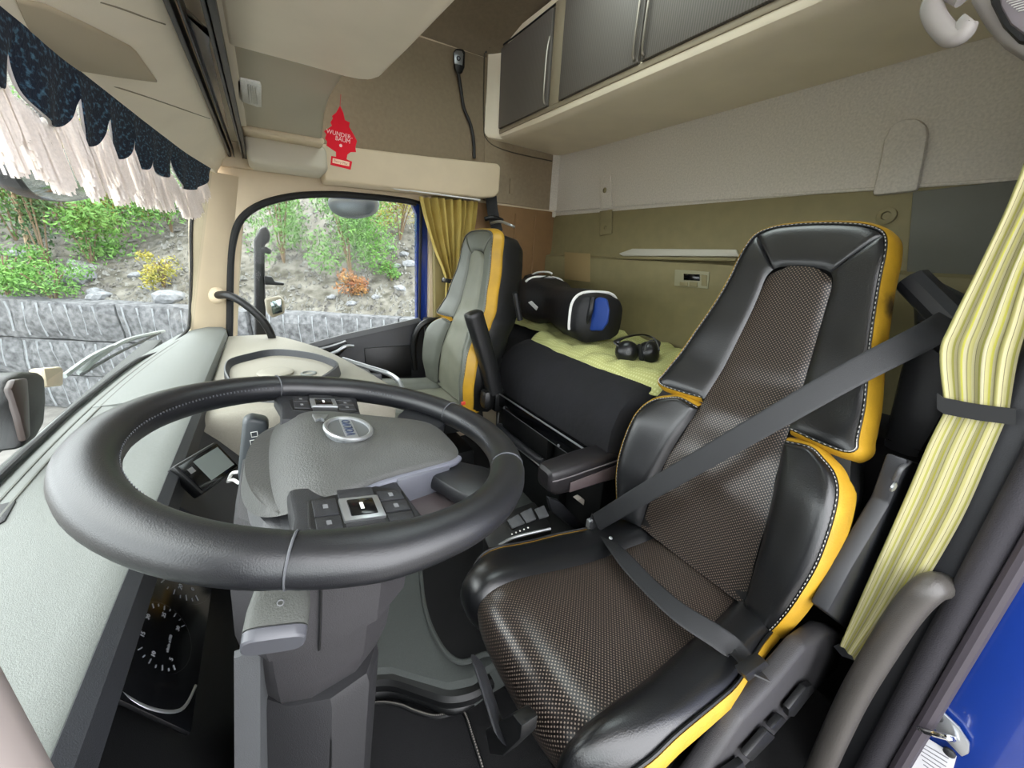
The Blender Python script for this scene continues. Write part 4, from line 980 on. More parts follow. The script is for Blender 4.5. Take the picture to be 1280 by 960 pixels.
# crumpled green sheet
def sheetc(nt, uv):
    sp = nt.nodes.new('ShaderNodeSeparateXYZ'); nt.links.new(uv, sp.inputs[0])
    a = mathn(nt, 'GREATER_THAN', mathn(nt, 'FRACT', mathn(nt, 'MULTIPLY', sp.outputs[0], 90)), .5)
    b = mathn(nt, 'GREATER_THAN', mathn(nt, 'FRACT', mathn(nt, 'MULTIPLY', sp.outputs[1], 90)), .5)
    return mixc(nt, mathn(nt, 'MULTIPLY', a, b), rgb('a9aa6c'), rgb('bfc088'))
m_sheet = uvmat('checked_green_sheet', sheetc, .9)
bs = thing('bed_sheet', 'crumpled pale yellow-green checked sheet on the bunk', 'bedding', (1.25, 1.15, BT))
rows = []; uvr = []
for i in range(75):
    y = 2.05-1.5*i/74; row = []; ur = []
    edge = interp([(0, 1.2), (.66, 1.19), (.74, 1.00), (1.0, .985), (1.3, 1.0), (1.5, 1.015), (1.62, 1.2), (2.1, 1.2)], y)
    for j in range(40):
        x = lerp(1.515, edge, j/39)
        d = j/39
        h = .010+.034*abs(mnoise.noise(V(x*6+y*4, y*9-x*5, 1.7)))**.8+.016*abs(mnoise.noise(V(x*15+y*5, y*17, 4)))
        h *= (1-.75*smooth01((d-.82)/.18)); h -= .030*smooth01((d-.9)/.1)*(1 if .7 < y < 1.55 else .3)
        row.append(V(x, y, BT+h)); ur.append((x, y))
    rows.append(row); uvr.append(ur)
slab('sheet', rows, .004, m_sheet, bs, uv=uvr, ang=80)

# bunk base: storage front with rail, hinged lids, drawer
bb = thing('bunk_base', 'black storage unit under the bunk with silver-edged rail', 'cabinet', (1.1, 1.15, FZ))
box('base_body', (.90, .80, FZ+.02), (1.5, 1.50, -.63), m_black, bb, bev=.01)
box('base_side', (1.18, .08, FZ+.02), (1.5, .80, -.63), m_black, bb, bev=.01)
box('base_side', (1.18, 1.50, FZ+.02), (1.5, 2.06, -.63), m_black, bb, bev=.01)
rl_ = box('front_rail', (.835, .76, -.672), (.862, 1.49, -.612), m_blackg, bb, bev=.004)
tube('rail_edge', [V(.836, .77, -.612), V(.836, 1.1, -.612), V(.836, 1.46, -.612)], .0035, m_silver, rl_, n=1)
tube('rail_edge', [V(.836, .77, -.668), V(.836, 1.1, -.668), V(.836, 1.40, -.668)], .0022, m_grey, rl_, n=1)
rc_ = box('rail_end_cap', (.815, 1.43, -.70), (.865, 1.53, -.595), m_black, bb, bev=.008)
tube('cap_edge', [V(.812, 1.44, -.598), V(.812, 1.52, -.598)], .004, m_silver, rc_, n=1)
for yy in (1.38, .98): lathe('rail_screw', V(.834, yy, -.66), (-1, 0, 0), [(.006, 0), (.006, .002), (.003, .003)], m_silver, bb, seg=10)
box('upper_drawer', (.86, 1.08, -.82), (.90, 1.46, -.685), m_black, bb, bev=.008)
tube('drawer_pull', [V(.85, 1.44, -.775), V(.842, 1.40, -.785), V(.842, 1.12, -.785), V(.85, 1.09, -.78)], .016, m_dgrey, bb)
tube('drawer_trim', [V(.852, 1.46, -.72), V(.85, 1.46, -.79), V(.85, 1.43, -.815), V(.85, 1.10, -.815)], .004, m_silver, bb)
box('lower_drawer', (.86, .98, FZ+.05), (.90, 1.46, -.84), m_black, bb, bev=.008)
# open bin beside the driver seat
bn = thing('side_bin', 'open black bin with loose items beside the driver seat', 'bin', P(715, 650, y=.95))
prism('bin_wall', [P(a, b, y=.86) for a, b in ((686, 623), (700, 627), (735, 662), (726, 668), (690, 640))], (0, .02, 0), m_dgrey, bn, bev=.003)
box('bin_floor', (.76, .78, -.98), (1.05, 1.0, -.96), m_black, bn, bev=.003)
box('bin_back', (.98, .78, -.97), (1.0, 1.0, -.80), m_black, bn, bev=.003)
bt = thing('dark_bottle', 'dark blue bottle standing in the bin beside the armrest', 'bottle', P(733, 625, y=.93))
c0 = P(736, 628, y=.93)
lathe('bottle_body', c0, (0, 0, 1), [(.030, 0), (.034, .006), (.034, .09), (.028, .11), (.014, .13), (.014, .15)], M('bottle_blue', '14182a', .2), bt)
lathe('bottle_cap', c0+V(0, 0, .148), (0, 0, 1), [(.016, 0), (.016, .018), (.013, .02)], m_black, bt, seg=16)
pk = thing('paper_packet', 'white paper packet lying in the bin by the belt buckle', 'packet', P(735, 640, y=.90))
prism('packet_body', [P(a, b, y=.88) for a, b in ((722, 626), (728, 623), (746, 634), (748, 641), (740, 640))], (.0, .03, 0), M('packet_white', 'b5ada3', .6), pk, bev=.003)
cn = thing('grey_can', 'grey metal can tucked beside the seat belt buckle', 'can', P(755, 635, y=.88))
lathe('can_body', P(757, 640, y=.90), (0, .1, 1), [(.022, 0), (.025, .005), (.025, .075), (.021, .083), (.018, .080)], M('can_grey', '7a7672', .35, metal=.6), cn)

# gear selector console beside the tunnel
gs = thing('gear_console', 'black gear selector console between wheel rim and seat cushion', 'console', P(650, 665, z=-.86))
gpl = [(604, 668), (622, 648), (640, 636), (668, 626), (686, 650), (690, 662), (650, 672), (624, 684), (610, 684)]
prism('console_body', [P(a, b, z=-.80) for a, b in gpl], (0, 0, -.20), m_black, gs, bev=.008)
tube('console_edge', [P(a, b, z=-.795) for a, b in ((624, 682), (640, 673), (662, 667), (688, 661))], .005, m_silver, gs)
for q in (((634, 652), (648, 644), (656, 655), (640, 662)), ((668, 638), (680, 633), (686, 646), (674, 650)), ((650, 643), (664, 636), (670, 650), (658, 655))):
    prism('selector_key', [P(a, b, z=-.797) for a, b in q], (0, 0, .006), m_grey, gs, bev=.002)
for k in range(5): lathe('indicator_dot', P(640+k*5, 668-k*2.0, z=-.796), (0, 0, 1), [(.0025, 0), (.0025, .002)], m_white, gs, seg=8)
lathe('console_knob', P(620, 688, z=-.86), (-.3, -.5, .6), [(.006, 0), (.006, .03), (.012, .035), (.012, .05), (.006, .054)], m_grey, gs, seg=14)

# tunnel and floor mats
tn = sempty('trim_6', (.3, .9, FZ)); tn['label'] = 'grey lined step of the engine tunnel'
stepz = -1.06
edge = [(452, 880), (470, 872), (500, 868), (530, 875), (560, 884), (590, 880), (606, 862)]
tp = [P(a, b, z=stepz) for a, b in ((455, 838), (490, 836), (530, 848), (560, 856), (590, 850), (610, 835))]
rows = []
for p in tp:
    far = V(p.x+.02, 1.45, stepz+.06)
    rows.append([V(p.x, p.y-.012, FZ-.01), V(p.x, p.y-.012, stepz-.045), V(p.x, p.y-.008, stepz-.012), V(p.x, p.y+.006, stepz), p.lerp(far, .3)+V(0, 0, .0), p.lerp(far, .7), far])
q0 = rows[0]; rows = [[V(v.x-.5, v.y, v.z) for v in q0]]+rows+[[V(v.x+.5, v.y, v.z) for v in rows[-1]]]
slab('step_lining', rows, .01, m_tunnel, tn)
tube('step_nosing', [r[2]+V(0, -.004, -.02) for r in rows[1:-1]], .022, m_black, tn)
tm = thing('tunnel_mat', 'black carpet mat with bound edge on the engine tunnel', 'mat', P(560, 760, z=stepz))
mp = [(524, 690), (526, 720), (530, 755), (538, 785), (552, 812), (565, 826), (580, 831), (602, 822), (640, 800), (640, 690), (600, 660), (530, 660)]
zf = lambda p: p
mpts = spline([P(a, b, z=stepz+.012) for a, b in mp], 4, True)
for p in mpts: p.z = stepz+.018+.06*smooth01((p.y-.85)/.6)
prism('mat_pile', mpts, (0, 0, .006), m_carpet, tm, bev=0)
tube('mat_binding', [p+V(0, 0, .004) for p in mpts], .007, m_tunnel, tm, closed=True, n=1, seg=8)
fm_ = thing('floor_mat', 'black carpet floor mat with pale stitched edge below the column', 'mat', P(520, 930, z=FZ))
mp = [(440, 990), (448, 900), (455, 884), (475, 879), (500, 882), (520, 890), (545, 896), (572, 890), (582, 895), (592, 925), (606, 970), (612, 1000)]
mpts = [P(a, b, z=FZ+.012) for a, b in mp]
prism('mat_pile', mpts, (0, 0, -.008), M('mat_pile', '101013', 1.0, var=.3, vscale=400, bump=.8, bscale=700), fm_, bev=0)
tube('mat_binding', mpts, .006, m_black, fm_, seg=8)
bm = bmesh.new(); q = spline(mpts, 12)
for c0, c1 in zip(q[::1], q[1:]):
    d = (c1-c0)*.55; sd = d.normalized().cross(V(0, 0, 1))*.0016
    vs_ = [bm.verts.new(x+V(0, 0, .0066)) for x in (c0-sd, c0+sd, c0+d+sd, c0+d-sd)]; bm.faces.new(vs_)
o_ = mkbm('mat_stitching', bm, M('stitch_pale', '9a938c', .8), fm_); o_['kind'] = 'stuff'
prism('mat_tag', [P(a, b, z=FZ+.02) for a, b in ((573, 886), (585, 877), (587, 881), (575, 890))], (0, 0, .002), m_white, fm_, bev=0)
hp = thing('heel_panel', 'dark moulded riser between floor mat and tunnel step', 'panel', P(520, 880, z=-1.1))
tube('riser_bead', [P(452, 868, z=-1.13), P(490, 862, z=-1.13), P(530, 872, z=-1.13), P(565, 884, z=-1.13), P(590, 874, z=-1.13)], .018, m_black, hp, seg=12)

# sports bag on the bunk
bg = thing('sports_bag', 'black sports bag with white piping and blue pocket on the bunk', 'bag', P(700, 418, z=BT+.03))
bc = P(712, 380, x=1.26); 
def bagp(s, ang, sc=1.0):
    c0 = P(672, 372, x=1.32); c1 = P(742, 396, x=1.18)
    ax = (c1-c0); c = c0+ax*s; L_ = ax.normalized(); u_ = V(0, 0, 1); u_ = (u_-L_*u_.dot(L_)).normalized(); v_ = L_.cross(u_)
    ry, rz = .115*sc, .105*sc
    ca, sa = math.cos(ang), math.sin(ang)
    return c+v_*ry*math.copysign(abs(ca)**.62, ca)+u_*rz*math.copysign(abs(sa)**.62, sa)
rows = []
for s, sc_ in ((-.18, .6), (-.15, .9), (-.08, 1.07), (.1, 1.17), (.26, 1.10), (.42, .88), (.58, .86), (.78, .96), (.95, 1.0), (1.06, .95), (1.10, .85), (1.11, .4)):
    rows.append([bagp(s, 2*PI*k/28, sc_)+V(0, 0, .012*mnoise.noise(V(s*6, k*.5, 2))) for k in range(28)])
m_nylon = M('black_nylon', '0c0c10', .6, bump=.4, bscale=60, var=.2, vscale=10)
loft('bag_body', rows, m_nylon, bg, cv=True, caps=True, ang=60)
tube('bag_piping', [bagp(1.0, a, 1.01) for a in [math.radians(q) for q in range(-20, 200, 12)]], .006, m_white, bg, n=2, seg=8)
tube('bag_piping', [bagp(.14, a, 1.18) for a in [math.radians(q) for q in range(40, 178, 10)]], .006, m_white, bg, n=2, seg=8)
tube('bag_piping', [P(661, 347, x=1.30), P(670, 341, x=1.30), P(684, 340, x=1.31), P(690, 342, x=1.32)], .005, m_white, bg, seg=8)
rows = [[bagp(s, math.radians(a), 1.02) for s in (1.0, 1.05, 1.08, 1.10)] for a in range(20, 165, 8)]
ep = [P(a, b, x=1.115) for a, b in ((737, 378), (748, 371), (758, 374), (761, 388), (759, 404), (752, 414), (733, 414))]
prism('blue_pocket', ep, (.02, .01, 0), M('bag_blue', '12357c', .6, bump=.3, bscale=200), bg, bev=.012, seg=3)
ep = [P(a, b, x=1.125) for a, b in ((727, 374), (735, 371), (731, 392), (724, 405), (722, 395))]
prism('violet_panel', ep, (.02, .01, 0), M('bag_violet', '34306a', .6), bg, bev=.008)
tube('bag_strap', [P(741, 372, x=1.11), P(738, 390, x=1.10), P(731, 412, x=1.11)], .01, m_black, bg)
rows = [[V(0, 0, 0)]]
hc = P(675, 352, x=1.31)
loft('bag_flap', [[hc+V(math.sin(t)*.06*w, (j-3)*.03, .035*math.cos(t)*w+.0) for j in range(7)] for t, w in ((-1.4, 1.), (-.8, 1.05), (0, 1.1), (.8, 1.05), (1.4, 1.))], m_nylon, bg)
prism('bag_tag', [P(a, b, x=1.15) for a, b in ((660, 378), (664, 376), (672, 384), (670, 388))], (.004, 0, 0), m_white, bg, bev=.001)

# ear defenders on the sheet
ed = thing('ear_defenders', 'black ear defenders lying on the green sheet', 'ear defenders', P(795, 455, z=BT+.02))
m_ed = M('defender_black', '0f1012', .35)
for px, py, ax_ in ((784, 440, (-.6, -.75, .15)), (813, 440, (.55, -.6, .3))):
    c = P(px, py, z=BT+.055); ax_ = V(*ax_).normalized()
    cup = lathe('ear_cup', c, ax_, [(.030, -.030), (.040, -.026), (.043, -.012), (.043, .004), (.038, .018), (.026, .028), (.010, .031)], m_ed, ed, seg=22)
    lathe('ear_cushion', c-ax_*.03, -ax_, [(.036, -.004), (.041, .004), (.038, .014), (.026, .016), (.022, .006)], m_rubber, cup, seg=22)
    lathe('cup_badge', c+ax_*.0305, ax_, [(.010, -.002), (.010, .0015), (.007, .002)], m_grey, cup, seg=14)
a_, b_ = P(776, 430, z=BT+.085), P(820, 428, z=BT+.085)
tube('headband', [P(778, 438, z=BT+.06), a_+V(.01, .03, .005), (a_+b_)/2+V(.06, .05, .02), b_+V(.03, .02, .0), P(818, 438, z=BT+.06)], .01, m_ed, ed, flat=(.012, .003), up=(.2, .2, 1))
tube('headband_wire', [P(806, 440, z=BT+.09), P(810, 428, z=BT+.10), P(820, 426, z=BT+.10), P(824, 438, z=BT+.08)], .003, m_grey, ed)

# curtains
def stripes(nt, uv):
    sp = nt.nodes.new('ShaderNodeSeparateXYZ'); nt.links.new(uv, sp.inputs[0])
    r = nt.nodes.new('ShaderNodeValToRGB'); cr = r.color_ramp; cr.interpolation = 'CONSTANT'
    cols = [(0, '9d9860'), (.13, 'a8a27c'), (.24, '625d45'), (.265, 'a39d74'), (.40, '8f8d48'), (.50, 'aaa483'), (.62, '6f6a52'), (.64, '9c9766'), (.76, '9d9a40'), (.84, '9d9878'), (.95, '77724f')]
    cr.elements[0].color = (*rgb(cols[0][1]), 1); cr.elements[0].position = 0
    cr.elements[1].color = (*rgb(cols[1][1]), 1); cr.elements[1].position = cols[1][0]
    for p, c in cols[2:]: e = cr.elements.new(p); e.color = (*rgb(c), 1)
    nt.links.new(mathn(nt, 'FRACT', mathn(nt, 'MULTIPLY', sp.outputs[0], 2.6)), r.inputs[0]); return r.outputs[0]
m_stripe = uvmat('striped_curtain', stripes, .85, bump=.2, bscale=500)
m_ccloth = M('yellow_curtain', 'b39d4c', .85, vscale=12, bump=.2, bscale=500, col2='c4b066')
def curtain(root, name, cols_l, cols_r, plane, folds, amp, mat, rows_n=44):
    "left and right pixel edges down the curtain on its own plane; folds run downwards"
    Lc = spline([V(a, b, 0) for a, b in cols_l], 6); Rc = spline([V(a, b, 0) for a, b in cols_r], 6); rows = []; uvr = []; N = len(Lc); nw = folds*8+1
    for k in range(N):
        pl_, pr_ = P(Lc[k].x, Lc[k].y, **plane), P(Rc[k].x, Rc[k].y, **plane); row = []; ur = []
        for j in range(nw):
            w = j/(nw-1); p = pl_.lerp(pr_, w); ph = w*folds*2*PI+.7*math.sin(w*7+k*.02)
            wd = (pr_-pl_).length; am = amp*(.35+.65*min(1, wd/.16))
            off = am*math.sin(ph)+am*.4*math.sin(ph*.37+2)
            nrm = V(-1, 0, 0) if 'x' in plane else V(0, -1, 0)
            row.append(p+nrm*off); ur.append((w, k/N))
        rows.append(row); uvr.append(ur)
    return slab(name, rows, .002, mat, root, nrm=(-1, 0, 0) if 'x' in plane else (0, -1, 0), uv=uvr, ang=80)
cu1 = thing('striped_curtain', 'yellow and grey striped curtain tied back on the pillar behind the driver door', 'curtain', P(1080, 800, x=.97))
curtain(cu1, 'curtain_upper', ((1300, 150), (1262, 250), (1225, 330), (1188, 405), (1175, 440), (1180, 500)), ((1420, 150), (1345, 250), (1305, 330), (1285, 405), (1272, 450), (1262, 512)), dict(x=.944), 4, .006, m_stripe)
curtain(cu1, 'curtain_lower', ((1182, 512), (1160, 555), (1130, 625), (1092, 710), (1070, 760), (1050, 806)), ((1258, 524), (1238, 570), (1202, 650), (1152, 735), (1115, 785), (1074, 830)), dict(x=.944), 3, .004, m_stripe)
rows = []
for px, py in ((1172, 500), (1180, 506), (1200, 510), (1222, 514), (1245, 517), (1262, 519), (1270, 520)):
    t = P(px, py-9, x=.930); b = P(px, py+11, x=.930); rows.append([t, b])
slab('tie_band', rows, .003, m_rubber, cu1)
prism('curtain_hem', [P(a, b, x=.958) for a, b in ((1042, 808), (1048, 805), (1066, 812), (1074, 828), (1052, 820))], (.004, 0, 0), m_dgrey, cu1, bev=0)
cu2 = thing('yellow_curtain', 'mustard yellow curtain gathered beside the passenger window', 'curtain', P(560, 460, y=2.0))
curtain(cu2, 'curtain_upper', ((523, 246), (530, 275), (541, 310), (552, 335), (557, 350)), ((595, 252), (592, 280), (585, 310), (578, 335), (577, 350)), dict(y=2.0), 8, .028, m_ccloth)
curtain(cu2, 'curtain_lower', ((557, 352), (556, 375), (556, 400), (553, 425), (543, 447)), ((577, 352), (575, 375), (573, 400), (570, 420), (560, 445)), dict(y=2.0), 4, .016, m_ccloth)
tube('tie_band', [P(552, 350, y=1.985), P(560, 351, y=1.965), P(572, 352, y=1.965), P(582, 348, y=1.985)], .01, m_rubber, cu2, flat=(.011, .003), up=(0, -1, 0))
lathe('tie_button', P(555, 349, y=1.975), (0, -1, 0), [(.01, 0), (.01, .004), (.006, .006)], m_silver, cu2, seg=12)
box('pillar_panel', (.76, 2.05, -.72), (.93, 2.09, .28), M('pillar_khaki', '7d7144', .6), wr, bev=.01)

# grab handle on the driver side pillar
gh = thing('grab_handle', 'grey tubular grab handle beside the blue door jamb', 'handle', P(1080, 850, x=.92))
tube('handle_bar', [P(1180, 732, x=.955), P(1162, 735, x=.915), P(1135, 762, x=.905), P(1100, 815, x=.90), P(1065, 875, x=.895), P(1030, 950, x=.89), P(1005, 1010, x=.885), P(990, 1060, x=.885)], .0225, M('handle_grey', '45423f', .35, bump=.2, bscale=500), gh, seg=16)
# grab handle on the passenger windscreen pillar
g2 = thing('pillar_grab_handle', 'black curved grab handle on the passenger windscreen pillar', 'handle', P(300, 380, y=2.02))
tube('handle_bar', [P(272, 369, y=2.04), P(284, 369, y=2.0), P(300, 376, y=1.98), P(318, 390, y=1.97), P(331, 404, y=1.97), P(340, 422, y=1.98), P(341, 440, y=1.99)], .016, m_black, g2, seg=12)
lathe('handle_boss', P(270, 369, y=2.055), (.3, -1, 0), [(.035, 0), (.032, .012), (.022, .022), (.016, .024)], m_beige, g2)

# air freshener hanging from the console corner
af = thing('air_freshener', 'red tree-shaped cardboard air freshener hanging from the overhead console', 'air freshener', P(426, 208, y=1.27))
tree = [(425, 132), (429, 141), (431, 150), (437, 153), (436, 158), (439, 163), (442, 168), (446, 176), (444, 184), (445, 190), (438, 190), (434, 193), (433, 199), (440, 202), (438, 212), (413, 206), (414, 195), (420, 196), (420, 190), (414, 186), (408, 182), (409, 177), (406, 173), (408, 168), (405, 164), (411, 160), (415, 157), (413, 153), (416, 148), (415, 145), (420, 141)]
AFP = (P(425, 170, y=1.27), V(-.45, -.9, .0))
prism('tree_card', [P(a, b, pl=AFP) for a, b in tree], V(.45, .9, 0).normalized()*.002, M('card_red', 'd8182c', .5, spec=.3), af, bev=0)
AFQ = (P(425, 170, y=1.27)+V(-.45, -.9, 0).normalized()*.001, V(-.45, -.9, .0))
xd = P(440, 173, pl=AFQ)-P(410, 165, pl=AFQ); yd = P(425, 150, pl=AFQ)-P(425, 170, pl=AFQ)
m_pink = M('print_pink', 'f0c9c4', .6)
text('card_print', 'WUNDER-', P(424.5, 168, pl=AFQ), xd, yd, .0145, m_pink, af, ext=.0003)
text('card_print', 'BAUM', P(428.5, 175, pl=AFQ), xd, yd, .0145, m_pink, af, ext=.0003)
lathe('print_dot', P(426, 182, pl=AFQ), (-.45, -.9, 0), [(.004, 0), (.004, .0004)], m_pink, af, seg=10)
pr = prism('print_patch', [P(a, b, pl=AFQ) for a, b in ((416, 197.5), (437, 202.5), (436.5, 208), (415.5, 203.5))], V(-.45, -.9, 0).normalized()*.0004, M('print_cream', 'f2cdb0', .6), af, bev=0)
text('card_print', 'Berry Mix', P(426, 203, pl=AFQ)+V(-.45, -.9, 0).normalized()*.0006, xd, yd, .009, M('print_rose', 'b5766a', .6), pr, ext=.0002)
tube('hanging_thread', [P(425, 133, pl=AFP), P(425.5, 126, pl=AFP), P(426, 118, pl=AFP)], .0008, M('thread_red', 'b03a3a', .8), af, seg=5)

# remote control with its cable on the side wall
rm = thing('cabled_remote', 'black and silver hand remote on a coiled black cable high on the side wall', 'remote', P(575, 90, y=2.06))
prism('remote_body', [P(a, b, y=2.07) for a, b in ((566, 66), (569, 62), (577, 63), (580, 67), (579, 86), (576, 93), (570, 93), (567, 86))], (0, -.02, 0), m_black, rm, bev=.006)
fc = prism('remote_face', [P(a, b, y=2.05) for a, b in ((567, 66), (570, 63), (577, 64), (579, 68), (578, 82), (568, 80))], (0, -.004, 0), m_silver, rm, bev=.002)
lathe('remote_button', P(573, 73, y=2.045), (0, -1, 0), [(.010, 0), (.010, .003), (.007, .004)], m_dgrey, fc, seg=14)
lathe('remote_ring', P(573, 73, y=2.042), (0, -1, 0), [(.005, 0), (.005, .003)], m_silver, fc, seg=12)
tube('remote_cable', [P(573, 92, y=2.06), P(576, 110, y=2.07), P(580, 135, y=2.075), P(588, 155, y=2.075), P(592, 175, y=2.075), P(593, 198, y=2.07)], .008, m_black, rm, seg=8)

# camera and toll tag on the windscreen
dc = thing('windscreen_camera', 'black camera housing standing at the foot of the windscreen', 'camera', P(35, 560, x=-.36))
dcx = -.345
prism('camera_body', [P(a, b, x=dcx) for a, b in ((11, 484), (16, 470), (30, 464), (50, 464), (58, 470), (60, 500), (58, 530), (48, 548), (30, 562), (28, 540), (20, 515), (13, 500))], (-.035, 0, 0), m_black, dc, bev=.010, seg=3)
prism('camera_face', [P(a, b, x=dcx+.004) for a, b in ((15, 486), (20, 474), (36, 472), (38, 500), (40, 545), (34, 552), (26, 520))], (-.01, 0, 0), M('camera_brown', '3a302c', .35), dc, bev=.004)
tg_ = thing('toll_tag', 'small cream box stuck on the windscreen behind the black camera', 'toll tag', P(68, 486, x=-.355))
prism('tag_box', [P(a, b, x=-.352) for a, b in ((56, 460), (77, 458), (80, 462), (80, 482), (60, 484))], (-.02, 0, 0), M('tag_cream', 'd2c4a8', .5), tg_, bev=.004)
# ================================================================== OUTSIDE
# mirrors and wiper on the cab
fm2 = thing('front_mirror', 'wide convex front mirror hanging outside the top of the windscreen', 'mirror', P(65, 250, x=-.62))
mo = [(11, 205), (20, 192), (50, 186), (90, 190), (115, 215), (131, 235), (110, 247), (85, 252), (60, 251), (38, 244), (22, 228)]
pts = spline([P(a, b, x=-.62) for a, b in mo], 4, True); cc = sum(pts, V(0, 0, 0))/len(pts)
rows = [[cc+(p-cc)*s+V(d, 0, 0) for p in pts] for s, d in ((.2, -.10), (.7, -.09), (.95, -.04), (1.0, .0), (.98, .01), (.93, .006))]
loft('mirror_shell', rows, m_dgrey, fm2, cv=True, caps=True)
m_mirror = M('mirror_glass', 'b9c3c6', .08, metal=1.0)
rows = [[cc+(p-cc)*s+V(.006+.03*(1-s*s), 0, 0) for p in pts] for s in (.95, .8, .6, .4, .2, .02)]
loft('mirror_face', rows, m_mirror, fm2, cv=True, caps=True)
tube('mirror_arm', [cc+V(-.05, .1, .1), cc+V(0, .15, .3), cc+V(.25, .18, .45)], .02, m_black, fm2)
sm = thing('side_mirror', 'tall black side mirror outside the passenger window', 'mirror', P(325, 400, y=2.45))
prism('mirror_housing', [P(a, b, y=2.45) for a, b in ((317, 300), (325, 285), (333, 282), (338, 292), (337, 303), (331, 305), (331, 345), (333, 410), (334, 420), (318, 420))], (0, .10, 0), m_black, sm, bev=.015, seg=3)
prism('mirror_bracket', [P(a, b, y=2.42) for a, b in ((326, 310), (333, 308), (340, 313), (338, 318), (327, 316))], (0, .06, 0), m_black, sm, bev=.006)
prism('mirror_bracket', [P(a, b, y=2.42) for a, b in ((330, 345), (340, 346), (343, 352), (356, 354), (355, 357), (331, 356))], (0, .06, 0), m_black, sm, bev=.006)
prism('lower_mirror', [P(a, b, y=2.40) for a, b in ((330, 374), (350, 370), (356, 376), (356, 392), (340, 398), (333, 390))], (0, .05, 0), M('mirror_cream', '8d8674', .3), sm, bev=.012, seg=3)
prism('lower_mirror_face', [P(a, b, y=2.395) for a, b in ((338, 377), (351, 374), (353, 390), (341, 393))], (0, -.003, 0), m_mirror, sm, bev=.001)
sm2 = thing('kerb_mirror', 'round grey kerb mirror above the outside of the passenger window', 'mirror', P(440, 260, y=2.35))
pts = spline([P(a, b, y=2.35) for a, b in ((410, 250), (425, 240), (445, 236), (462, 240), (474, 252), (470, 266), (452, 273), (430, 272), (415, 264))], 4, True); cc = sum(pts, V(0, 0, 0))/len(pts)
loft('mirror_shell', [[cc+(p-cc)*s+V(0, d, 0) for p in pts] for s, d in ((.02, -.02), (.6, -.018), (.9, -.01), (1, 0), (.97, .03), (.7, .06), (.1, .07))], M('mirror_grey', '6c7478', .3, metal=.5), sm2, cv=True, caps=True)
for nm, yy, pp, lab in (('wiper', 0, ((10, 520), (0, 545), (-30, 560)), 'black wiper arm at the lower left corner of the windscreen'), ('wiper', 1, ((78, 468), (110, 452), (160, 428), (205, 414)), 'pale grey wiper blade resting across the passenger side of the windscreen')):
    wp_ = thing('wiper', lab, 'wiper', P(*pp[1], x=-.42))
    if yy:
        tube('wiper_arm', [P(80, 470, x=-.43), P(112, 447, x=-.43), P(140, 433, x=-.43)], .006, M('wiper_pale', '9fa6a4', .4), wp_, seg=6)
        tube('wiper_arm', [P(100, 466, x=-.43), P(128, 443, x=-.43), P(160, 425, x=-.43), P(205, 414, x=-.43)], .007, MATS['wiper_pale'], wp_, seg=6)
        tube('wiper_blade', [P(102, 468, x=-.425), P(150, 440, x=-.425), P(200, 416, x=-.425)], .004, m_dgrey, wp_, seg=6)
    else:
        tube('wiper_arm', [P(-40, 575, x=-.43), P(0, 548, x=-.43), P(22, 537, x=-.43)], .008, m_black, wp_, seg=6)
        tube('wiper_blade', [P(-40, 590, x=-.43), P(0, 560, x=-.43), P(24, 545, x=-.43)], .006, m_rubber, wp_, seg=6)

# ground, stone wall, hillside
GZ = -2.7
D = V(.855, -.518, 0).normalized(); F = V(.518, .855, 0).normalized()
def GP(s, d, z): return D*s+F*d+V(0, 0, z)
WD = 5.6; WT = P(250, 386, pl=(GP(0, WD, 0), F)).z
m_ground = M('yard_gravel', '6f6c68', .95, var=.3, vscale=3, bump=.5, bscale=20)
o = mk('ground', [GP(-40, -25, GZ), GP(30, -25, GZ), GP(30, WD+1, GZ), GP(-40, WD+1, GZ)], [(0, 1, 2, 3)], m_ground, None, smooth=False); struct(o)
m_stone = M('split_granite', '6f7072', .9, vscale=14, bump=1.0, bscale=18, col2='3d3e40', detail=12)
m_drill = M('drill_mark', '8d9194', .9, var=.1, vscale=30)
rw = thing('stone_wall', 'grey split-granite retaining wall with drill marks outside the cab', 'wall', GP(-4, WD, GZ))
rs = random.Random(11)
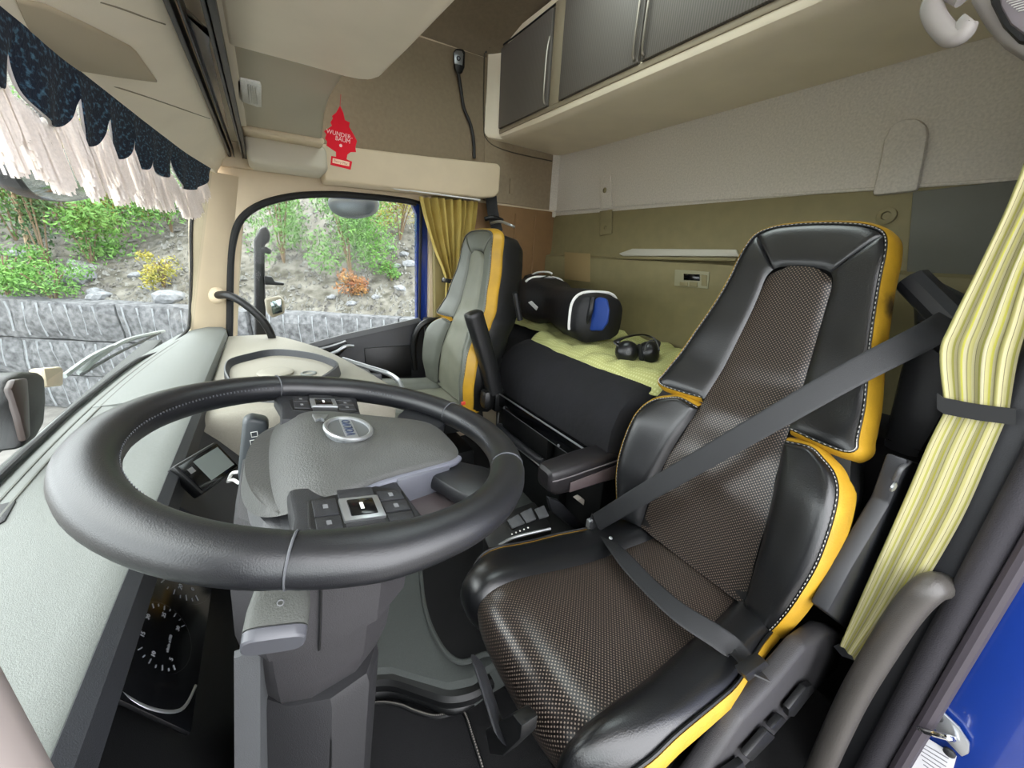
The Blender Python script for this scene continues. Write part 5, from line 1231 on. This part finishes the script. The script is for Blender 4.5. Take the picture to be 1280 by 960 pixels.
for c in range(3):
    h = (WT-GZ)/3; z0 = GZ+c*h; s = -14+rs.uniform(0, 1)
    while s < 2:
        ln = rs.uniform(1.3, 2.4); d0 = rs.uniform(-.05, .05)
        bm = bmesh.new(); nx, nz = 9, 5; grd = []
        for i in range(nx):
            col = []
            for j in range(nz):
                u, w = i/(nx-1), j/(nz-1); edge = (u in (0, 1)) or (w in (0, 1))
                pz = z0+.012+(h-.024)*w; ps_ = s+.012+(ln-.024)*u
                dd = d0+(.05 if edge else 0)-.06*mnoise.noise(V(ps_*2.1, pz*2.3, c))
                if w == 1 and c == 2: pz += .03*mnoise.noise(V(ps_*1.7, 5, 1))
                col.append(bm.verts.new(GP(ps_, WD+dd, pz)))
            grd.append(col)
        for i in range(nx-1):
            for j in range(nz-1): bm.faces.new((grd[i][j], grd[i+1][j], grd[i+1][j+1], grd[i][j+1]))
        bk = [bm.verts.new(v.co+F*.6) for v in (grd[0][0], grd[-1][0], grd[-1][-1], grd[0][-1])]
        bm.faces.new([grd[i][-1] for i in range(nx)]+[bk[2], bk[3]]); bm.faces.new([grd[i][0] for i in range(nx)][::-1]+[bk[0], bk[1]])
        bm.faces.new([grd[0][j] for j in range(nz)]+[bk[3], bk[0]]); bm.faces.new([grd[-1][j] for j in range(nz)][::-1]+[bk[1], bk[2]])
        blk = mkbm('granite_block', bm, m_stone, rw, ang=25)
        bm = bmesh.new(); q = s+.12; 
        while q < s+ln-.08:
            a = z0+.05+rs.uniform(0, .1); b = z0+h-.03
            prev = None
            for k in range(4):
                pz = lerp(a, b, k/3); dd = d0-.06*mnoise.noise(V(q*2.1, pz*2.3, c))
                ring = [bm.verts.new(GP(q+dx, WD+dd+dy, pz)) for dx, dy in ((-.010, .01), (0, -.008), (.010, .01))]
                if prev:
                    for m_ in range(2): bm.faces.new((prev[m_], prev[m_+1], ring[m_+1], ring[m_]))
                prev = ring
            q += rs.uniform(.19, .23)
        if len(bm.faces): mkbm('drill_mark', bm, m_drill, blk, smooth=False)
        else: bm.free()
        s += ln
# hillside rising behind the wall
def hz(s, d):
    r = d-WD-.3; return WT-.05+.62*max(0, r)+.25*mnoise.noise(V(s*.35, d*.4, 0))*min(1, r)+.10*mnoise.noise(V(s*1.3, d*1.5, 3))*min(1, r*2)+.05*mnoise.noise(V(s*4, d*4, 3))*min(1, r*2)
rows = [[GP(s, d, hz(s, d)) for s in [-30+44*k/150 for k in range(151)]] for d in [WD+.3+16*(k/60)**1.3 for k in range(61)]]
m_hill = M('hill_soil', '6f6c64', 1.0, vscale=7, bump=1.0, bscale=14, col2='3c3a30', detail=12)
struct(loft('hillside', rows, m_hill, None, ang=80))
# loose stones: the largest singly, the small ones as stuff
def rock_mesh(name, seed, mat):
    bm = bmesh.new(); bmesh.ops.create_icosphere(bm, subdivisions=2, radius=1); rr_ = random.Random(seed); off = V(rr_.uniform(0, 50), rr_.uniform(0, 50), 0)
    for v in bm.verts: v.co *= 1+.45*mnoise.noise(v.co*1.1+off)
    me = bpy.data.meshes.new(name); bm.to_mesh(me); bm.free(); me.materials.append(mat)
    return me
m_rock = M('hill_rock', '85878a', .95, vscale=3, bump=.6, bscale=10, col2='606264', detail=8)
rmesh = [rock_mesh('rock', k, m_rock) for k in range(6)]
def on_hill(px, py):
    d = ray(px, py).normalized(); t = 4.0
    while t < 40:
        p = d*t; s_, d_ = p.dot(D), p.dot(F)
        if d_ > WD+.3 and p.z < hz(s_, d_): return V(p.x, p.y, hz(s_, d_))
        t += .03
    return None
rocks = [(98, 347, 26, 'large pale boulder on the hillside seen low in the windscreen'), (125, 372, 16, 'flat pale stone just above the wall behind the wiper'), (122, 366, 12, 'small pale stone beside the flat stone above the wall'), (215, 374, 22, 'pale stone on the wall top by the windscreen pillar'), (28, 320, 14, 'grey stone under bushes at the far left of the windscreen'), (500, 362, 12, 'grey stone low at the right end of the passenger window'), (440, 380, 10, 'grey stone on the wall top below the side window bush'), (512, 330, 13, 'pale boulder halfway up at the right edge of the passenger window'), (496, 335, 11, 'grey boulder left of the pale one in the side window'), (505, 318, 9, 'small pale stone highest in the right of the side window'), (488, 312, 10, 'small grey stone beside the side window bush'), (205, 330, 9, 'small stone on the bare slope left of the windscreen pillar'), (170, 345, 9, 'small grey stone in the middle of the bare slope'), (185, 362, 10, 'small pale stone low on the bare slope'), (415, 372, 9, 'small stone by the mirror side of the passenger window'), (470, 372, 9, 'small stone under the bush in the side window')]
for i, (px, py, w, lab) in enumerate(rocks):
    p = on_hill(px, py)
    if p is None: continue
    dist = p.length; r_ = w*dist/FPX*.62
    o = bpy.data.objects.new('boulder', rmesh[i % 6]); link(o, None, p); o.scale = (r_, r_*.8, r_*.55); o.rotation_euler = (0, 0, R.uniform(0, 6)); props(o, lab, 'rock', 'loose boulders on the hillside')
bm = bmesh.new(); rs = random.Random(5)
for k in range(14000):
    s_, d_ = rs.uniform(-14, 5), WD+.35+6.5*rs.random()**1.4; r_ = rs.uniform(.015, .06)
    c = GP(s_, d_, hz(s_, d_)); off = [V(rs.uniform(-1, 1), rs.uniform(-1, 1), rs.uniform(-.6, .8)).normalized()*r_*rs.uniform(.7, 1.2) for _ in range(4)]
    q = [c+V(r_, 0, -.3*r_), c+V(-.5*r_, .9*r_, -.3*r_), c+V(-.5*r_, -.9*r_, -.3*r_), c+off[0]*.4+V(0, 0, r_*.8), c+off[1]*.5+V(0, 0, r_*.5)]
    vv = [bm.verts.new(x) for x in q]
    for f in ((0, 1, 3), (1, 2, 4), (1, 4, 3), (2, 0, 4), (0, 3, 4)): bm.faces.new([vv[i] for i in f])
o = mkbm('scree', bm, M('scree_stone', '82827d', .95, vscale=4, col2='524f4b', detail=3), None, smooth=False, recalc=False)
props(o, 'loose grey scree scattered over the hillside', 'gravel', kind='stuff')
# shrubs
def leafmat(name, a, b):
    m_ = M(name, a, .7, vscale=6, col2=b, detail=3); b_ = m_.node_tree.nodes['Principled BSDF']; return m_
m_lf = [leafmat('leaf_green', '3f6b26', '608a3a'), leafmat('leaf_dark', '2a4726', '405f33'), leafmat('leaf_yellow', '70742a', '9a8c2e'), leafmat('leaf_rust', '7d4629', '8a6a34')]
m_stem = M('bush_stem', '6b5a45', .9)
def shrub(name, lab, px, py, wpx, hpx, mi, n, leaf=.05, cat='bush'):
    p = on_hill(px, py)
    if p is None: return
    dist = p.length; rw_, rh = wpx*dist/FPX/2, hpx*dist/FPX/2; rs_ = random.Random(int(px*7+py))
    t = thing(name, lab, cat, p, 'bushes on the hillside'); bm = bmesh.new(); c = p+V(0, 0, rh*.9)
    blobs = [(c+V(rs_.uniform(-.6, .6)*rw_, rs_.uniform(-.5, .5)*rw_, rs_.uniform(-.6, .6)*rh), rs_.uniform(.3, .55)) for _ in range(14)]
    for k in range(n):
        bc_, br_ = rs_.choice(blobs); d = V(rs_.gauss(0, 1), rs_.gauss(0, 1), rs_.gauss(0, 1)).normalized()*rs_.random()**.4
        q = bc_+V(d.x*rw_*br_, d.y*rw_*br_, d.z*rh*br_); l = leaf*rs_.uniform(.6, 1.3)
        a_ = V(rs_.gauss(0, 1), rs_.gauss(0, 1), rs_.gauss(0, 1)+.5).normalized(); b_ = a_.orthogonal().normalized()*.35
        vv = [bm.verts.new(x) for x in (q-a_*l*.5, q+b_*l*.5, q+a_*l*.5, q-b_*l*.5)]; bm.faces.new(vv)
    mkbm('foliage', bm, m_lf[mi], t, smooth=False, recalc=False)
    for k in range(5):
        e = c+V(rs_.uniform(-.5, .5)*rw_, rs_.uniform(-.4, .4)*rw_, rs_.uniform(0, .6)*rh); tube('branch', [p+V(0, 0, -.05), p.lerp(e, .5)+V(0, 0, .1*rh), e], .012, m_stem, t, n=3, seg=5)
shrub('bush', 'bright green bush filling the middle of the passenger window', 440, 350, 105, 130, 0, 8500, .06)
shrub('bush', 'rust-coloured low bush under the bright green one in the side window', 440, 372, 40, 34, 3, 700, .06)
shrub('bush', 'yellowing bush at the upper right of the passenger window', 500, 300, 70, 80, 2, 3600, .06)
shrub('bush', 'small green plant at the right end of the passenger window', 490, 352, 26, 26, 0, 500, .05)
shrub('bush', 'pale bush behind the side mirror in the passenger window', 355, 330, 70, 110, 0, 3600, .06)
shrub('bush', 'small green bush above the wall at the left edge of the windscreen', 15, 385, 60, 45, 0, 1800, .06)
shrub('bush', 'light green sapling left of the boulder in the windscreen', 70, 380, 60, 36, 0, 1500, .06)
shrub('bush', 'dry yellow grass tuft on the bare slope in the windscreen', 205, 360, 34, 36, 2, 700, .06)
shrub('bush', 'dense green bush in the upper left of the windscreen', 20, 300, 90, 120, 0, 3800, .08)
shrub('bush', 'dark pine sapling beside the boulder in the windscreen', 62, 340, 46, 120, 1, 3000, .08)
shrub('bush', 'green bush in the middle of the windscreen above the boulder', 115, 330, 70, 60, 0, 2400, .08)
shrub('bush', 'yellow-leaved bush below the valance in the windscreen', 150, 280, 100, 80, 2, 4500, .07)
shrub('bush', 'olive green bush near the pillar end of the windscreen', 215, 290, 70, 80, 0, 2400, .08)
shrub('bush', 'dark bush under the front mirror', 70, 270, 90, 80, 1, 2600, .09)
for px, py, lab in ((105, 315, 'slim bare trunk behind the green bush in the windscreen'), (40, 330, 'thin bare trunk at the far left of the windscreen')):
    p = on_hill(px, py)
    t = thing('young_tree', lab, 'tree', p); tube('trunk', [p, p+V(.05, 0, .8), p+V(-.05, .05, 2.2)], .035, M('bark', '8d7a60', .9), t, seg=7)
    tube('branch', [p+V(.02, 0, 1.0), p+V(.3, -.2, 1.5)], .015, MATS['bark'], t, seg=5)
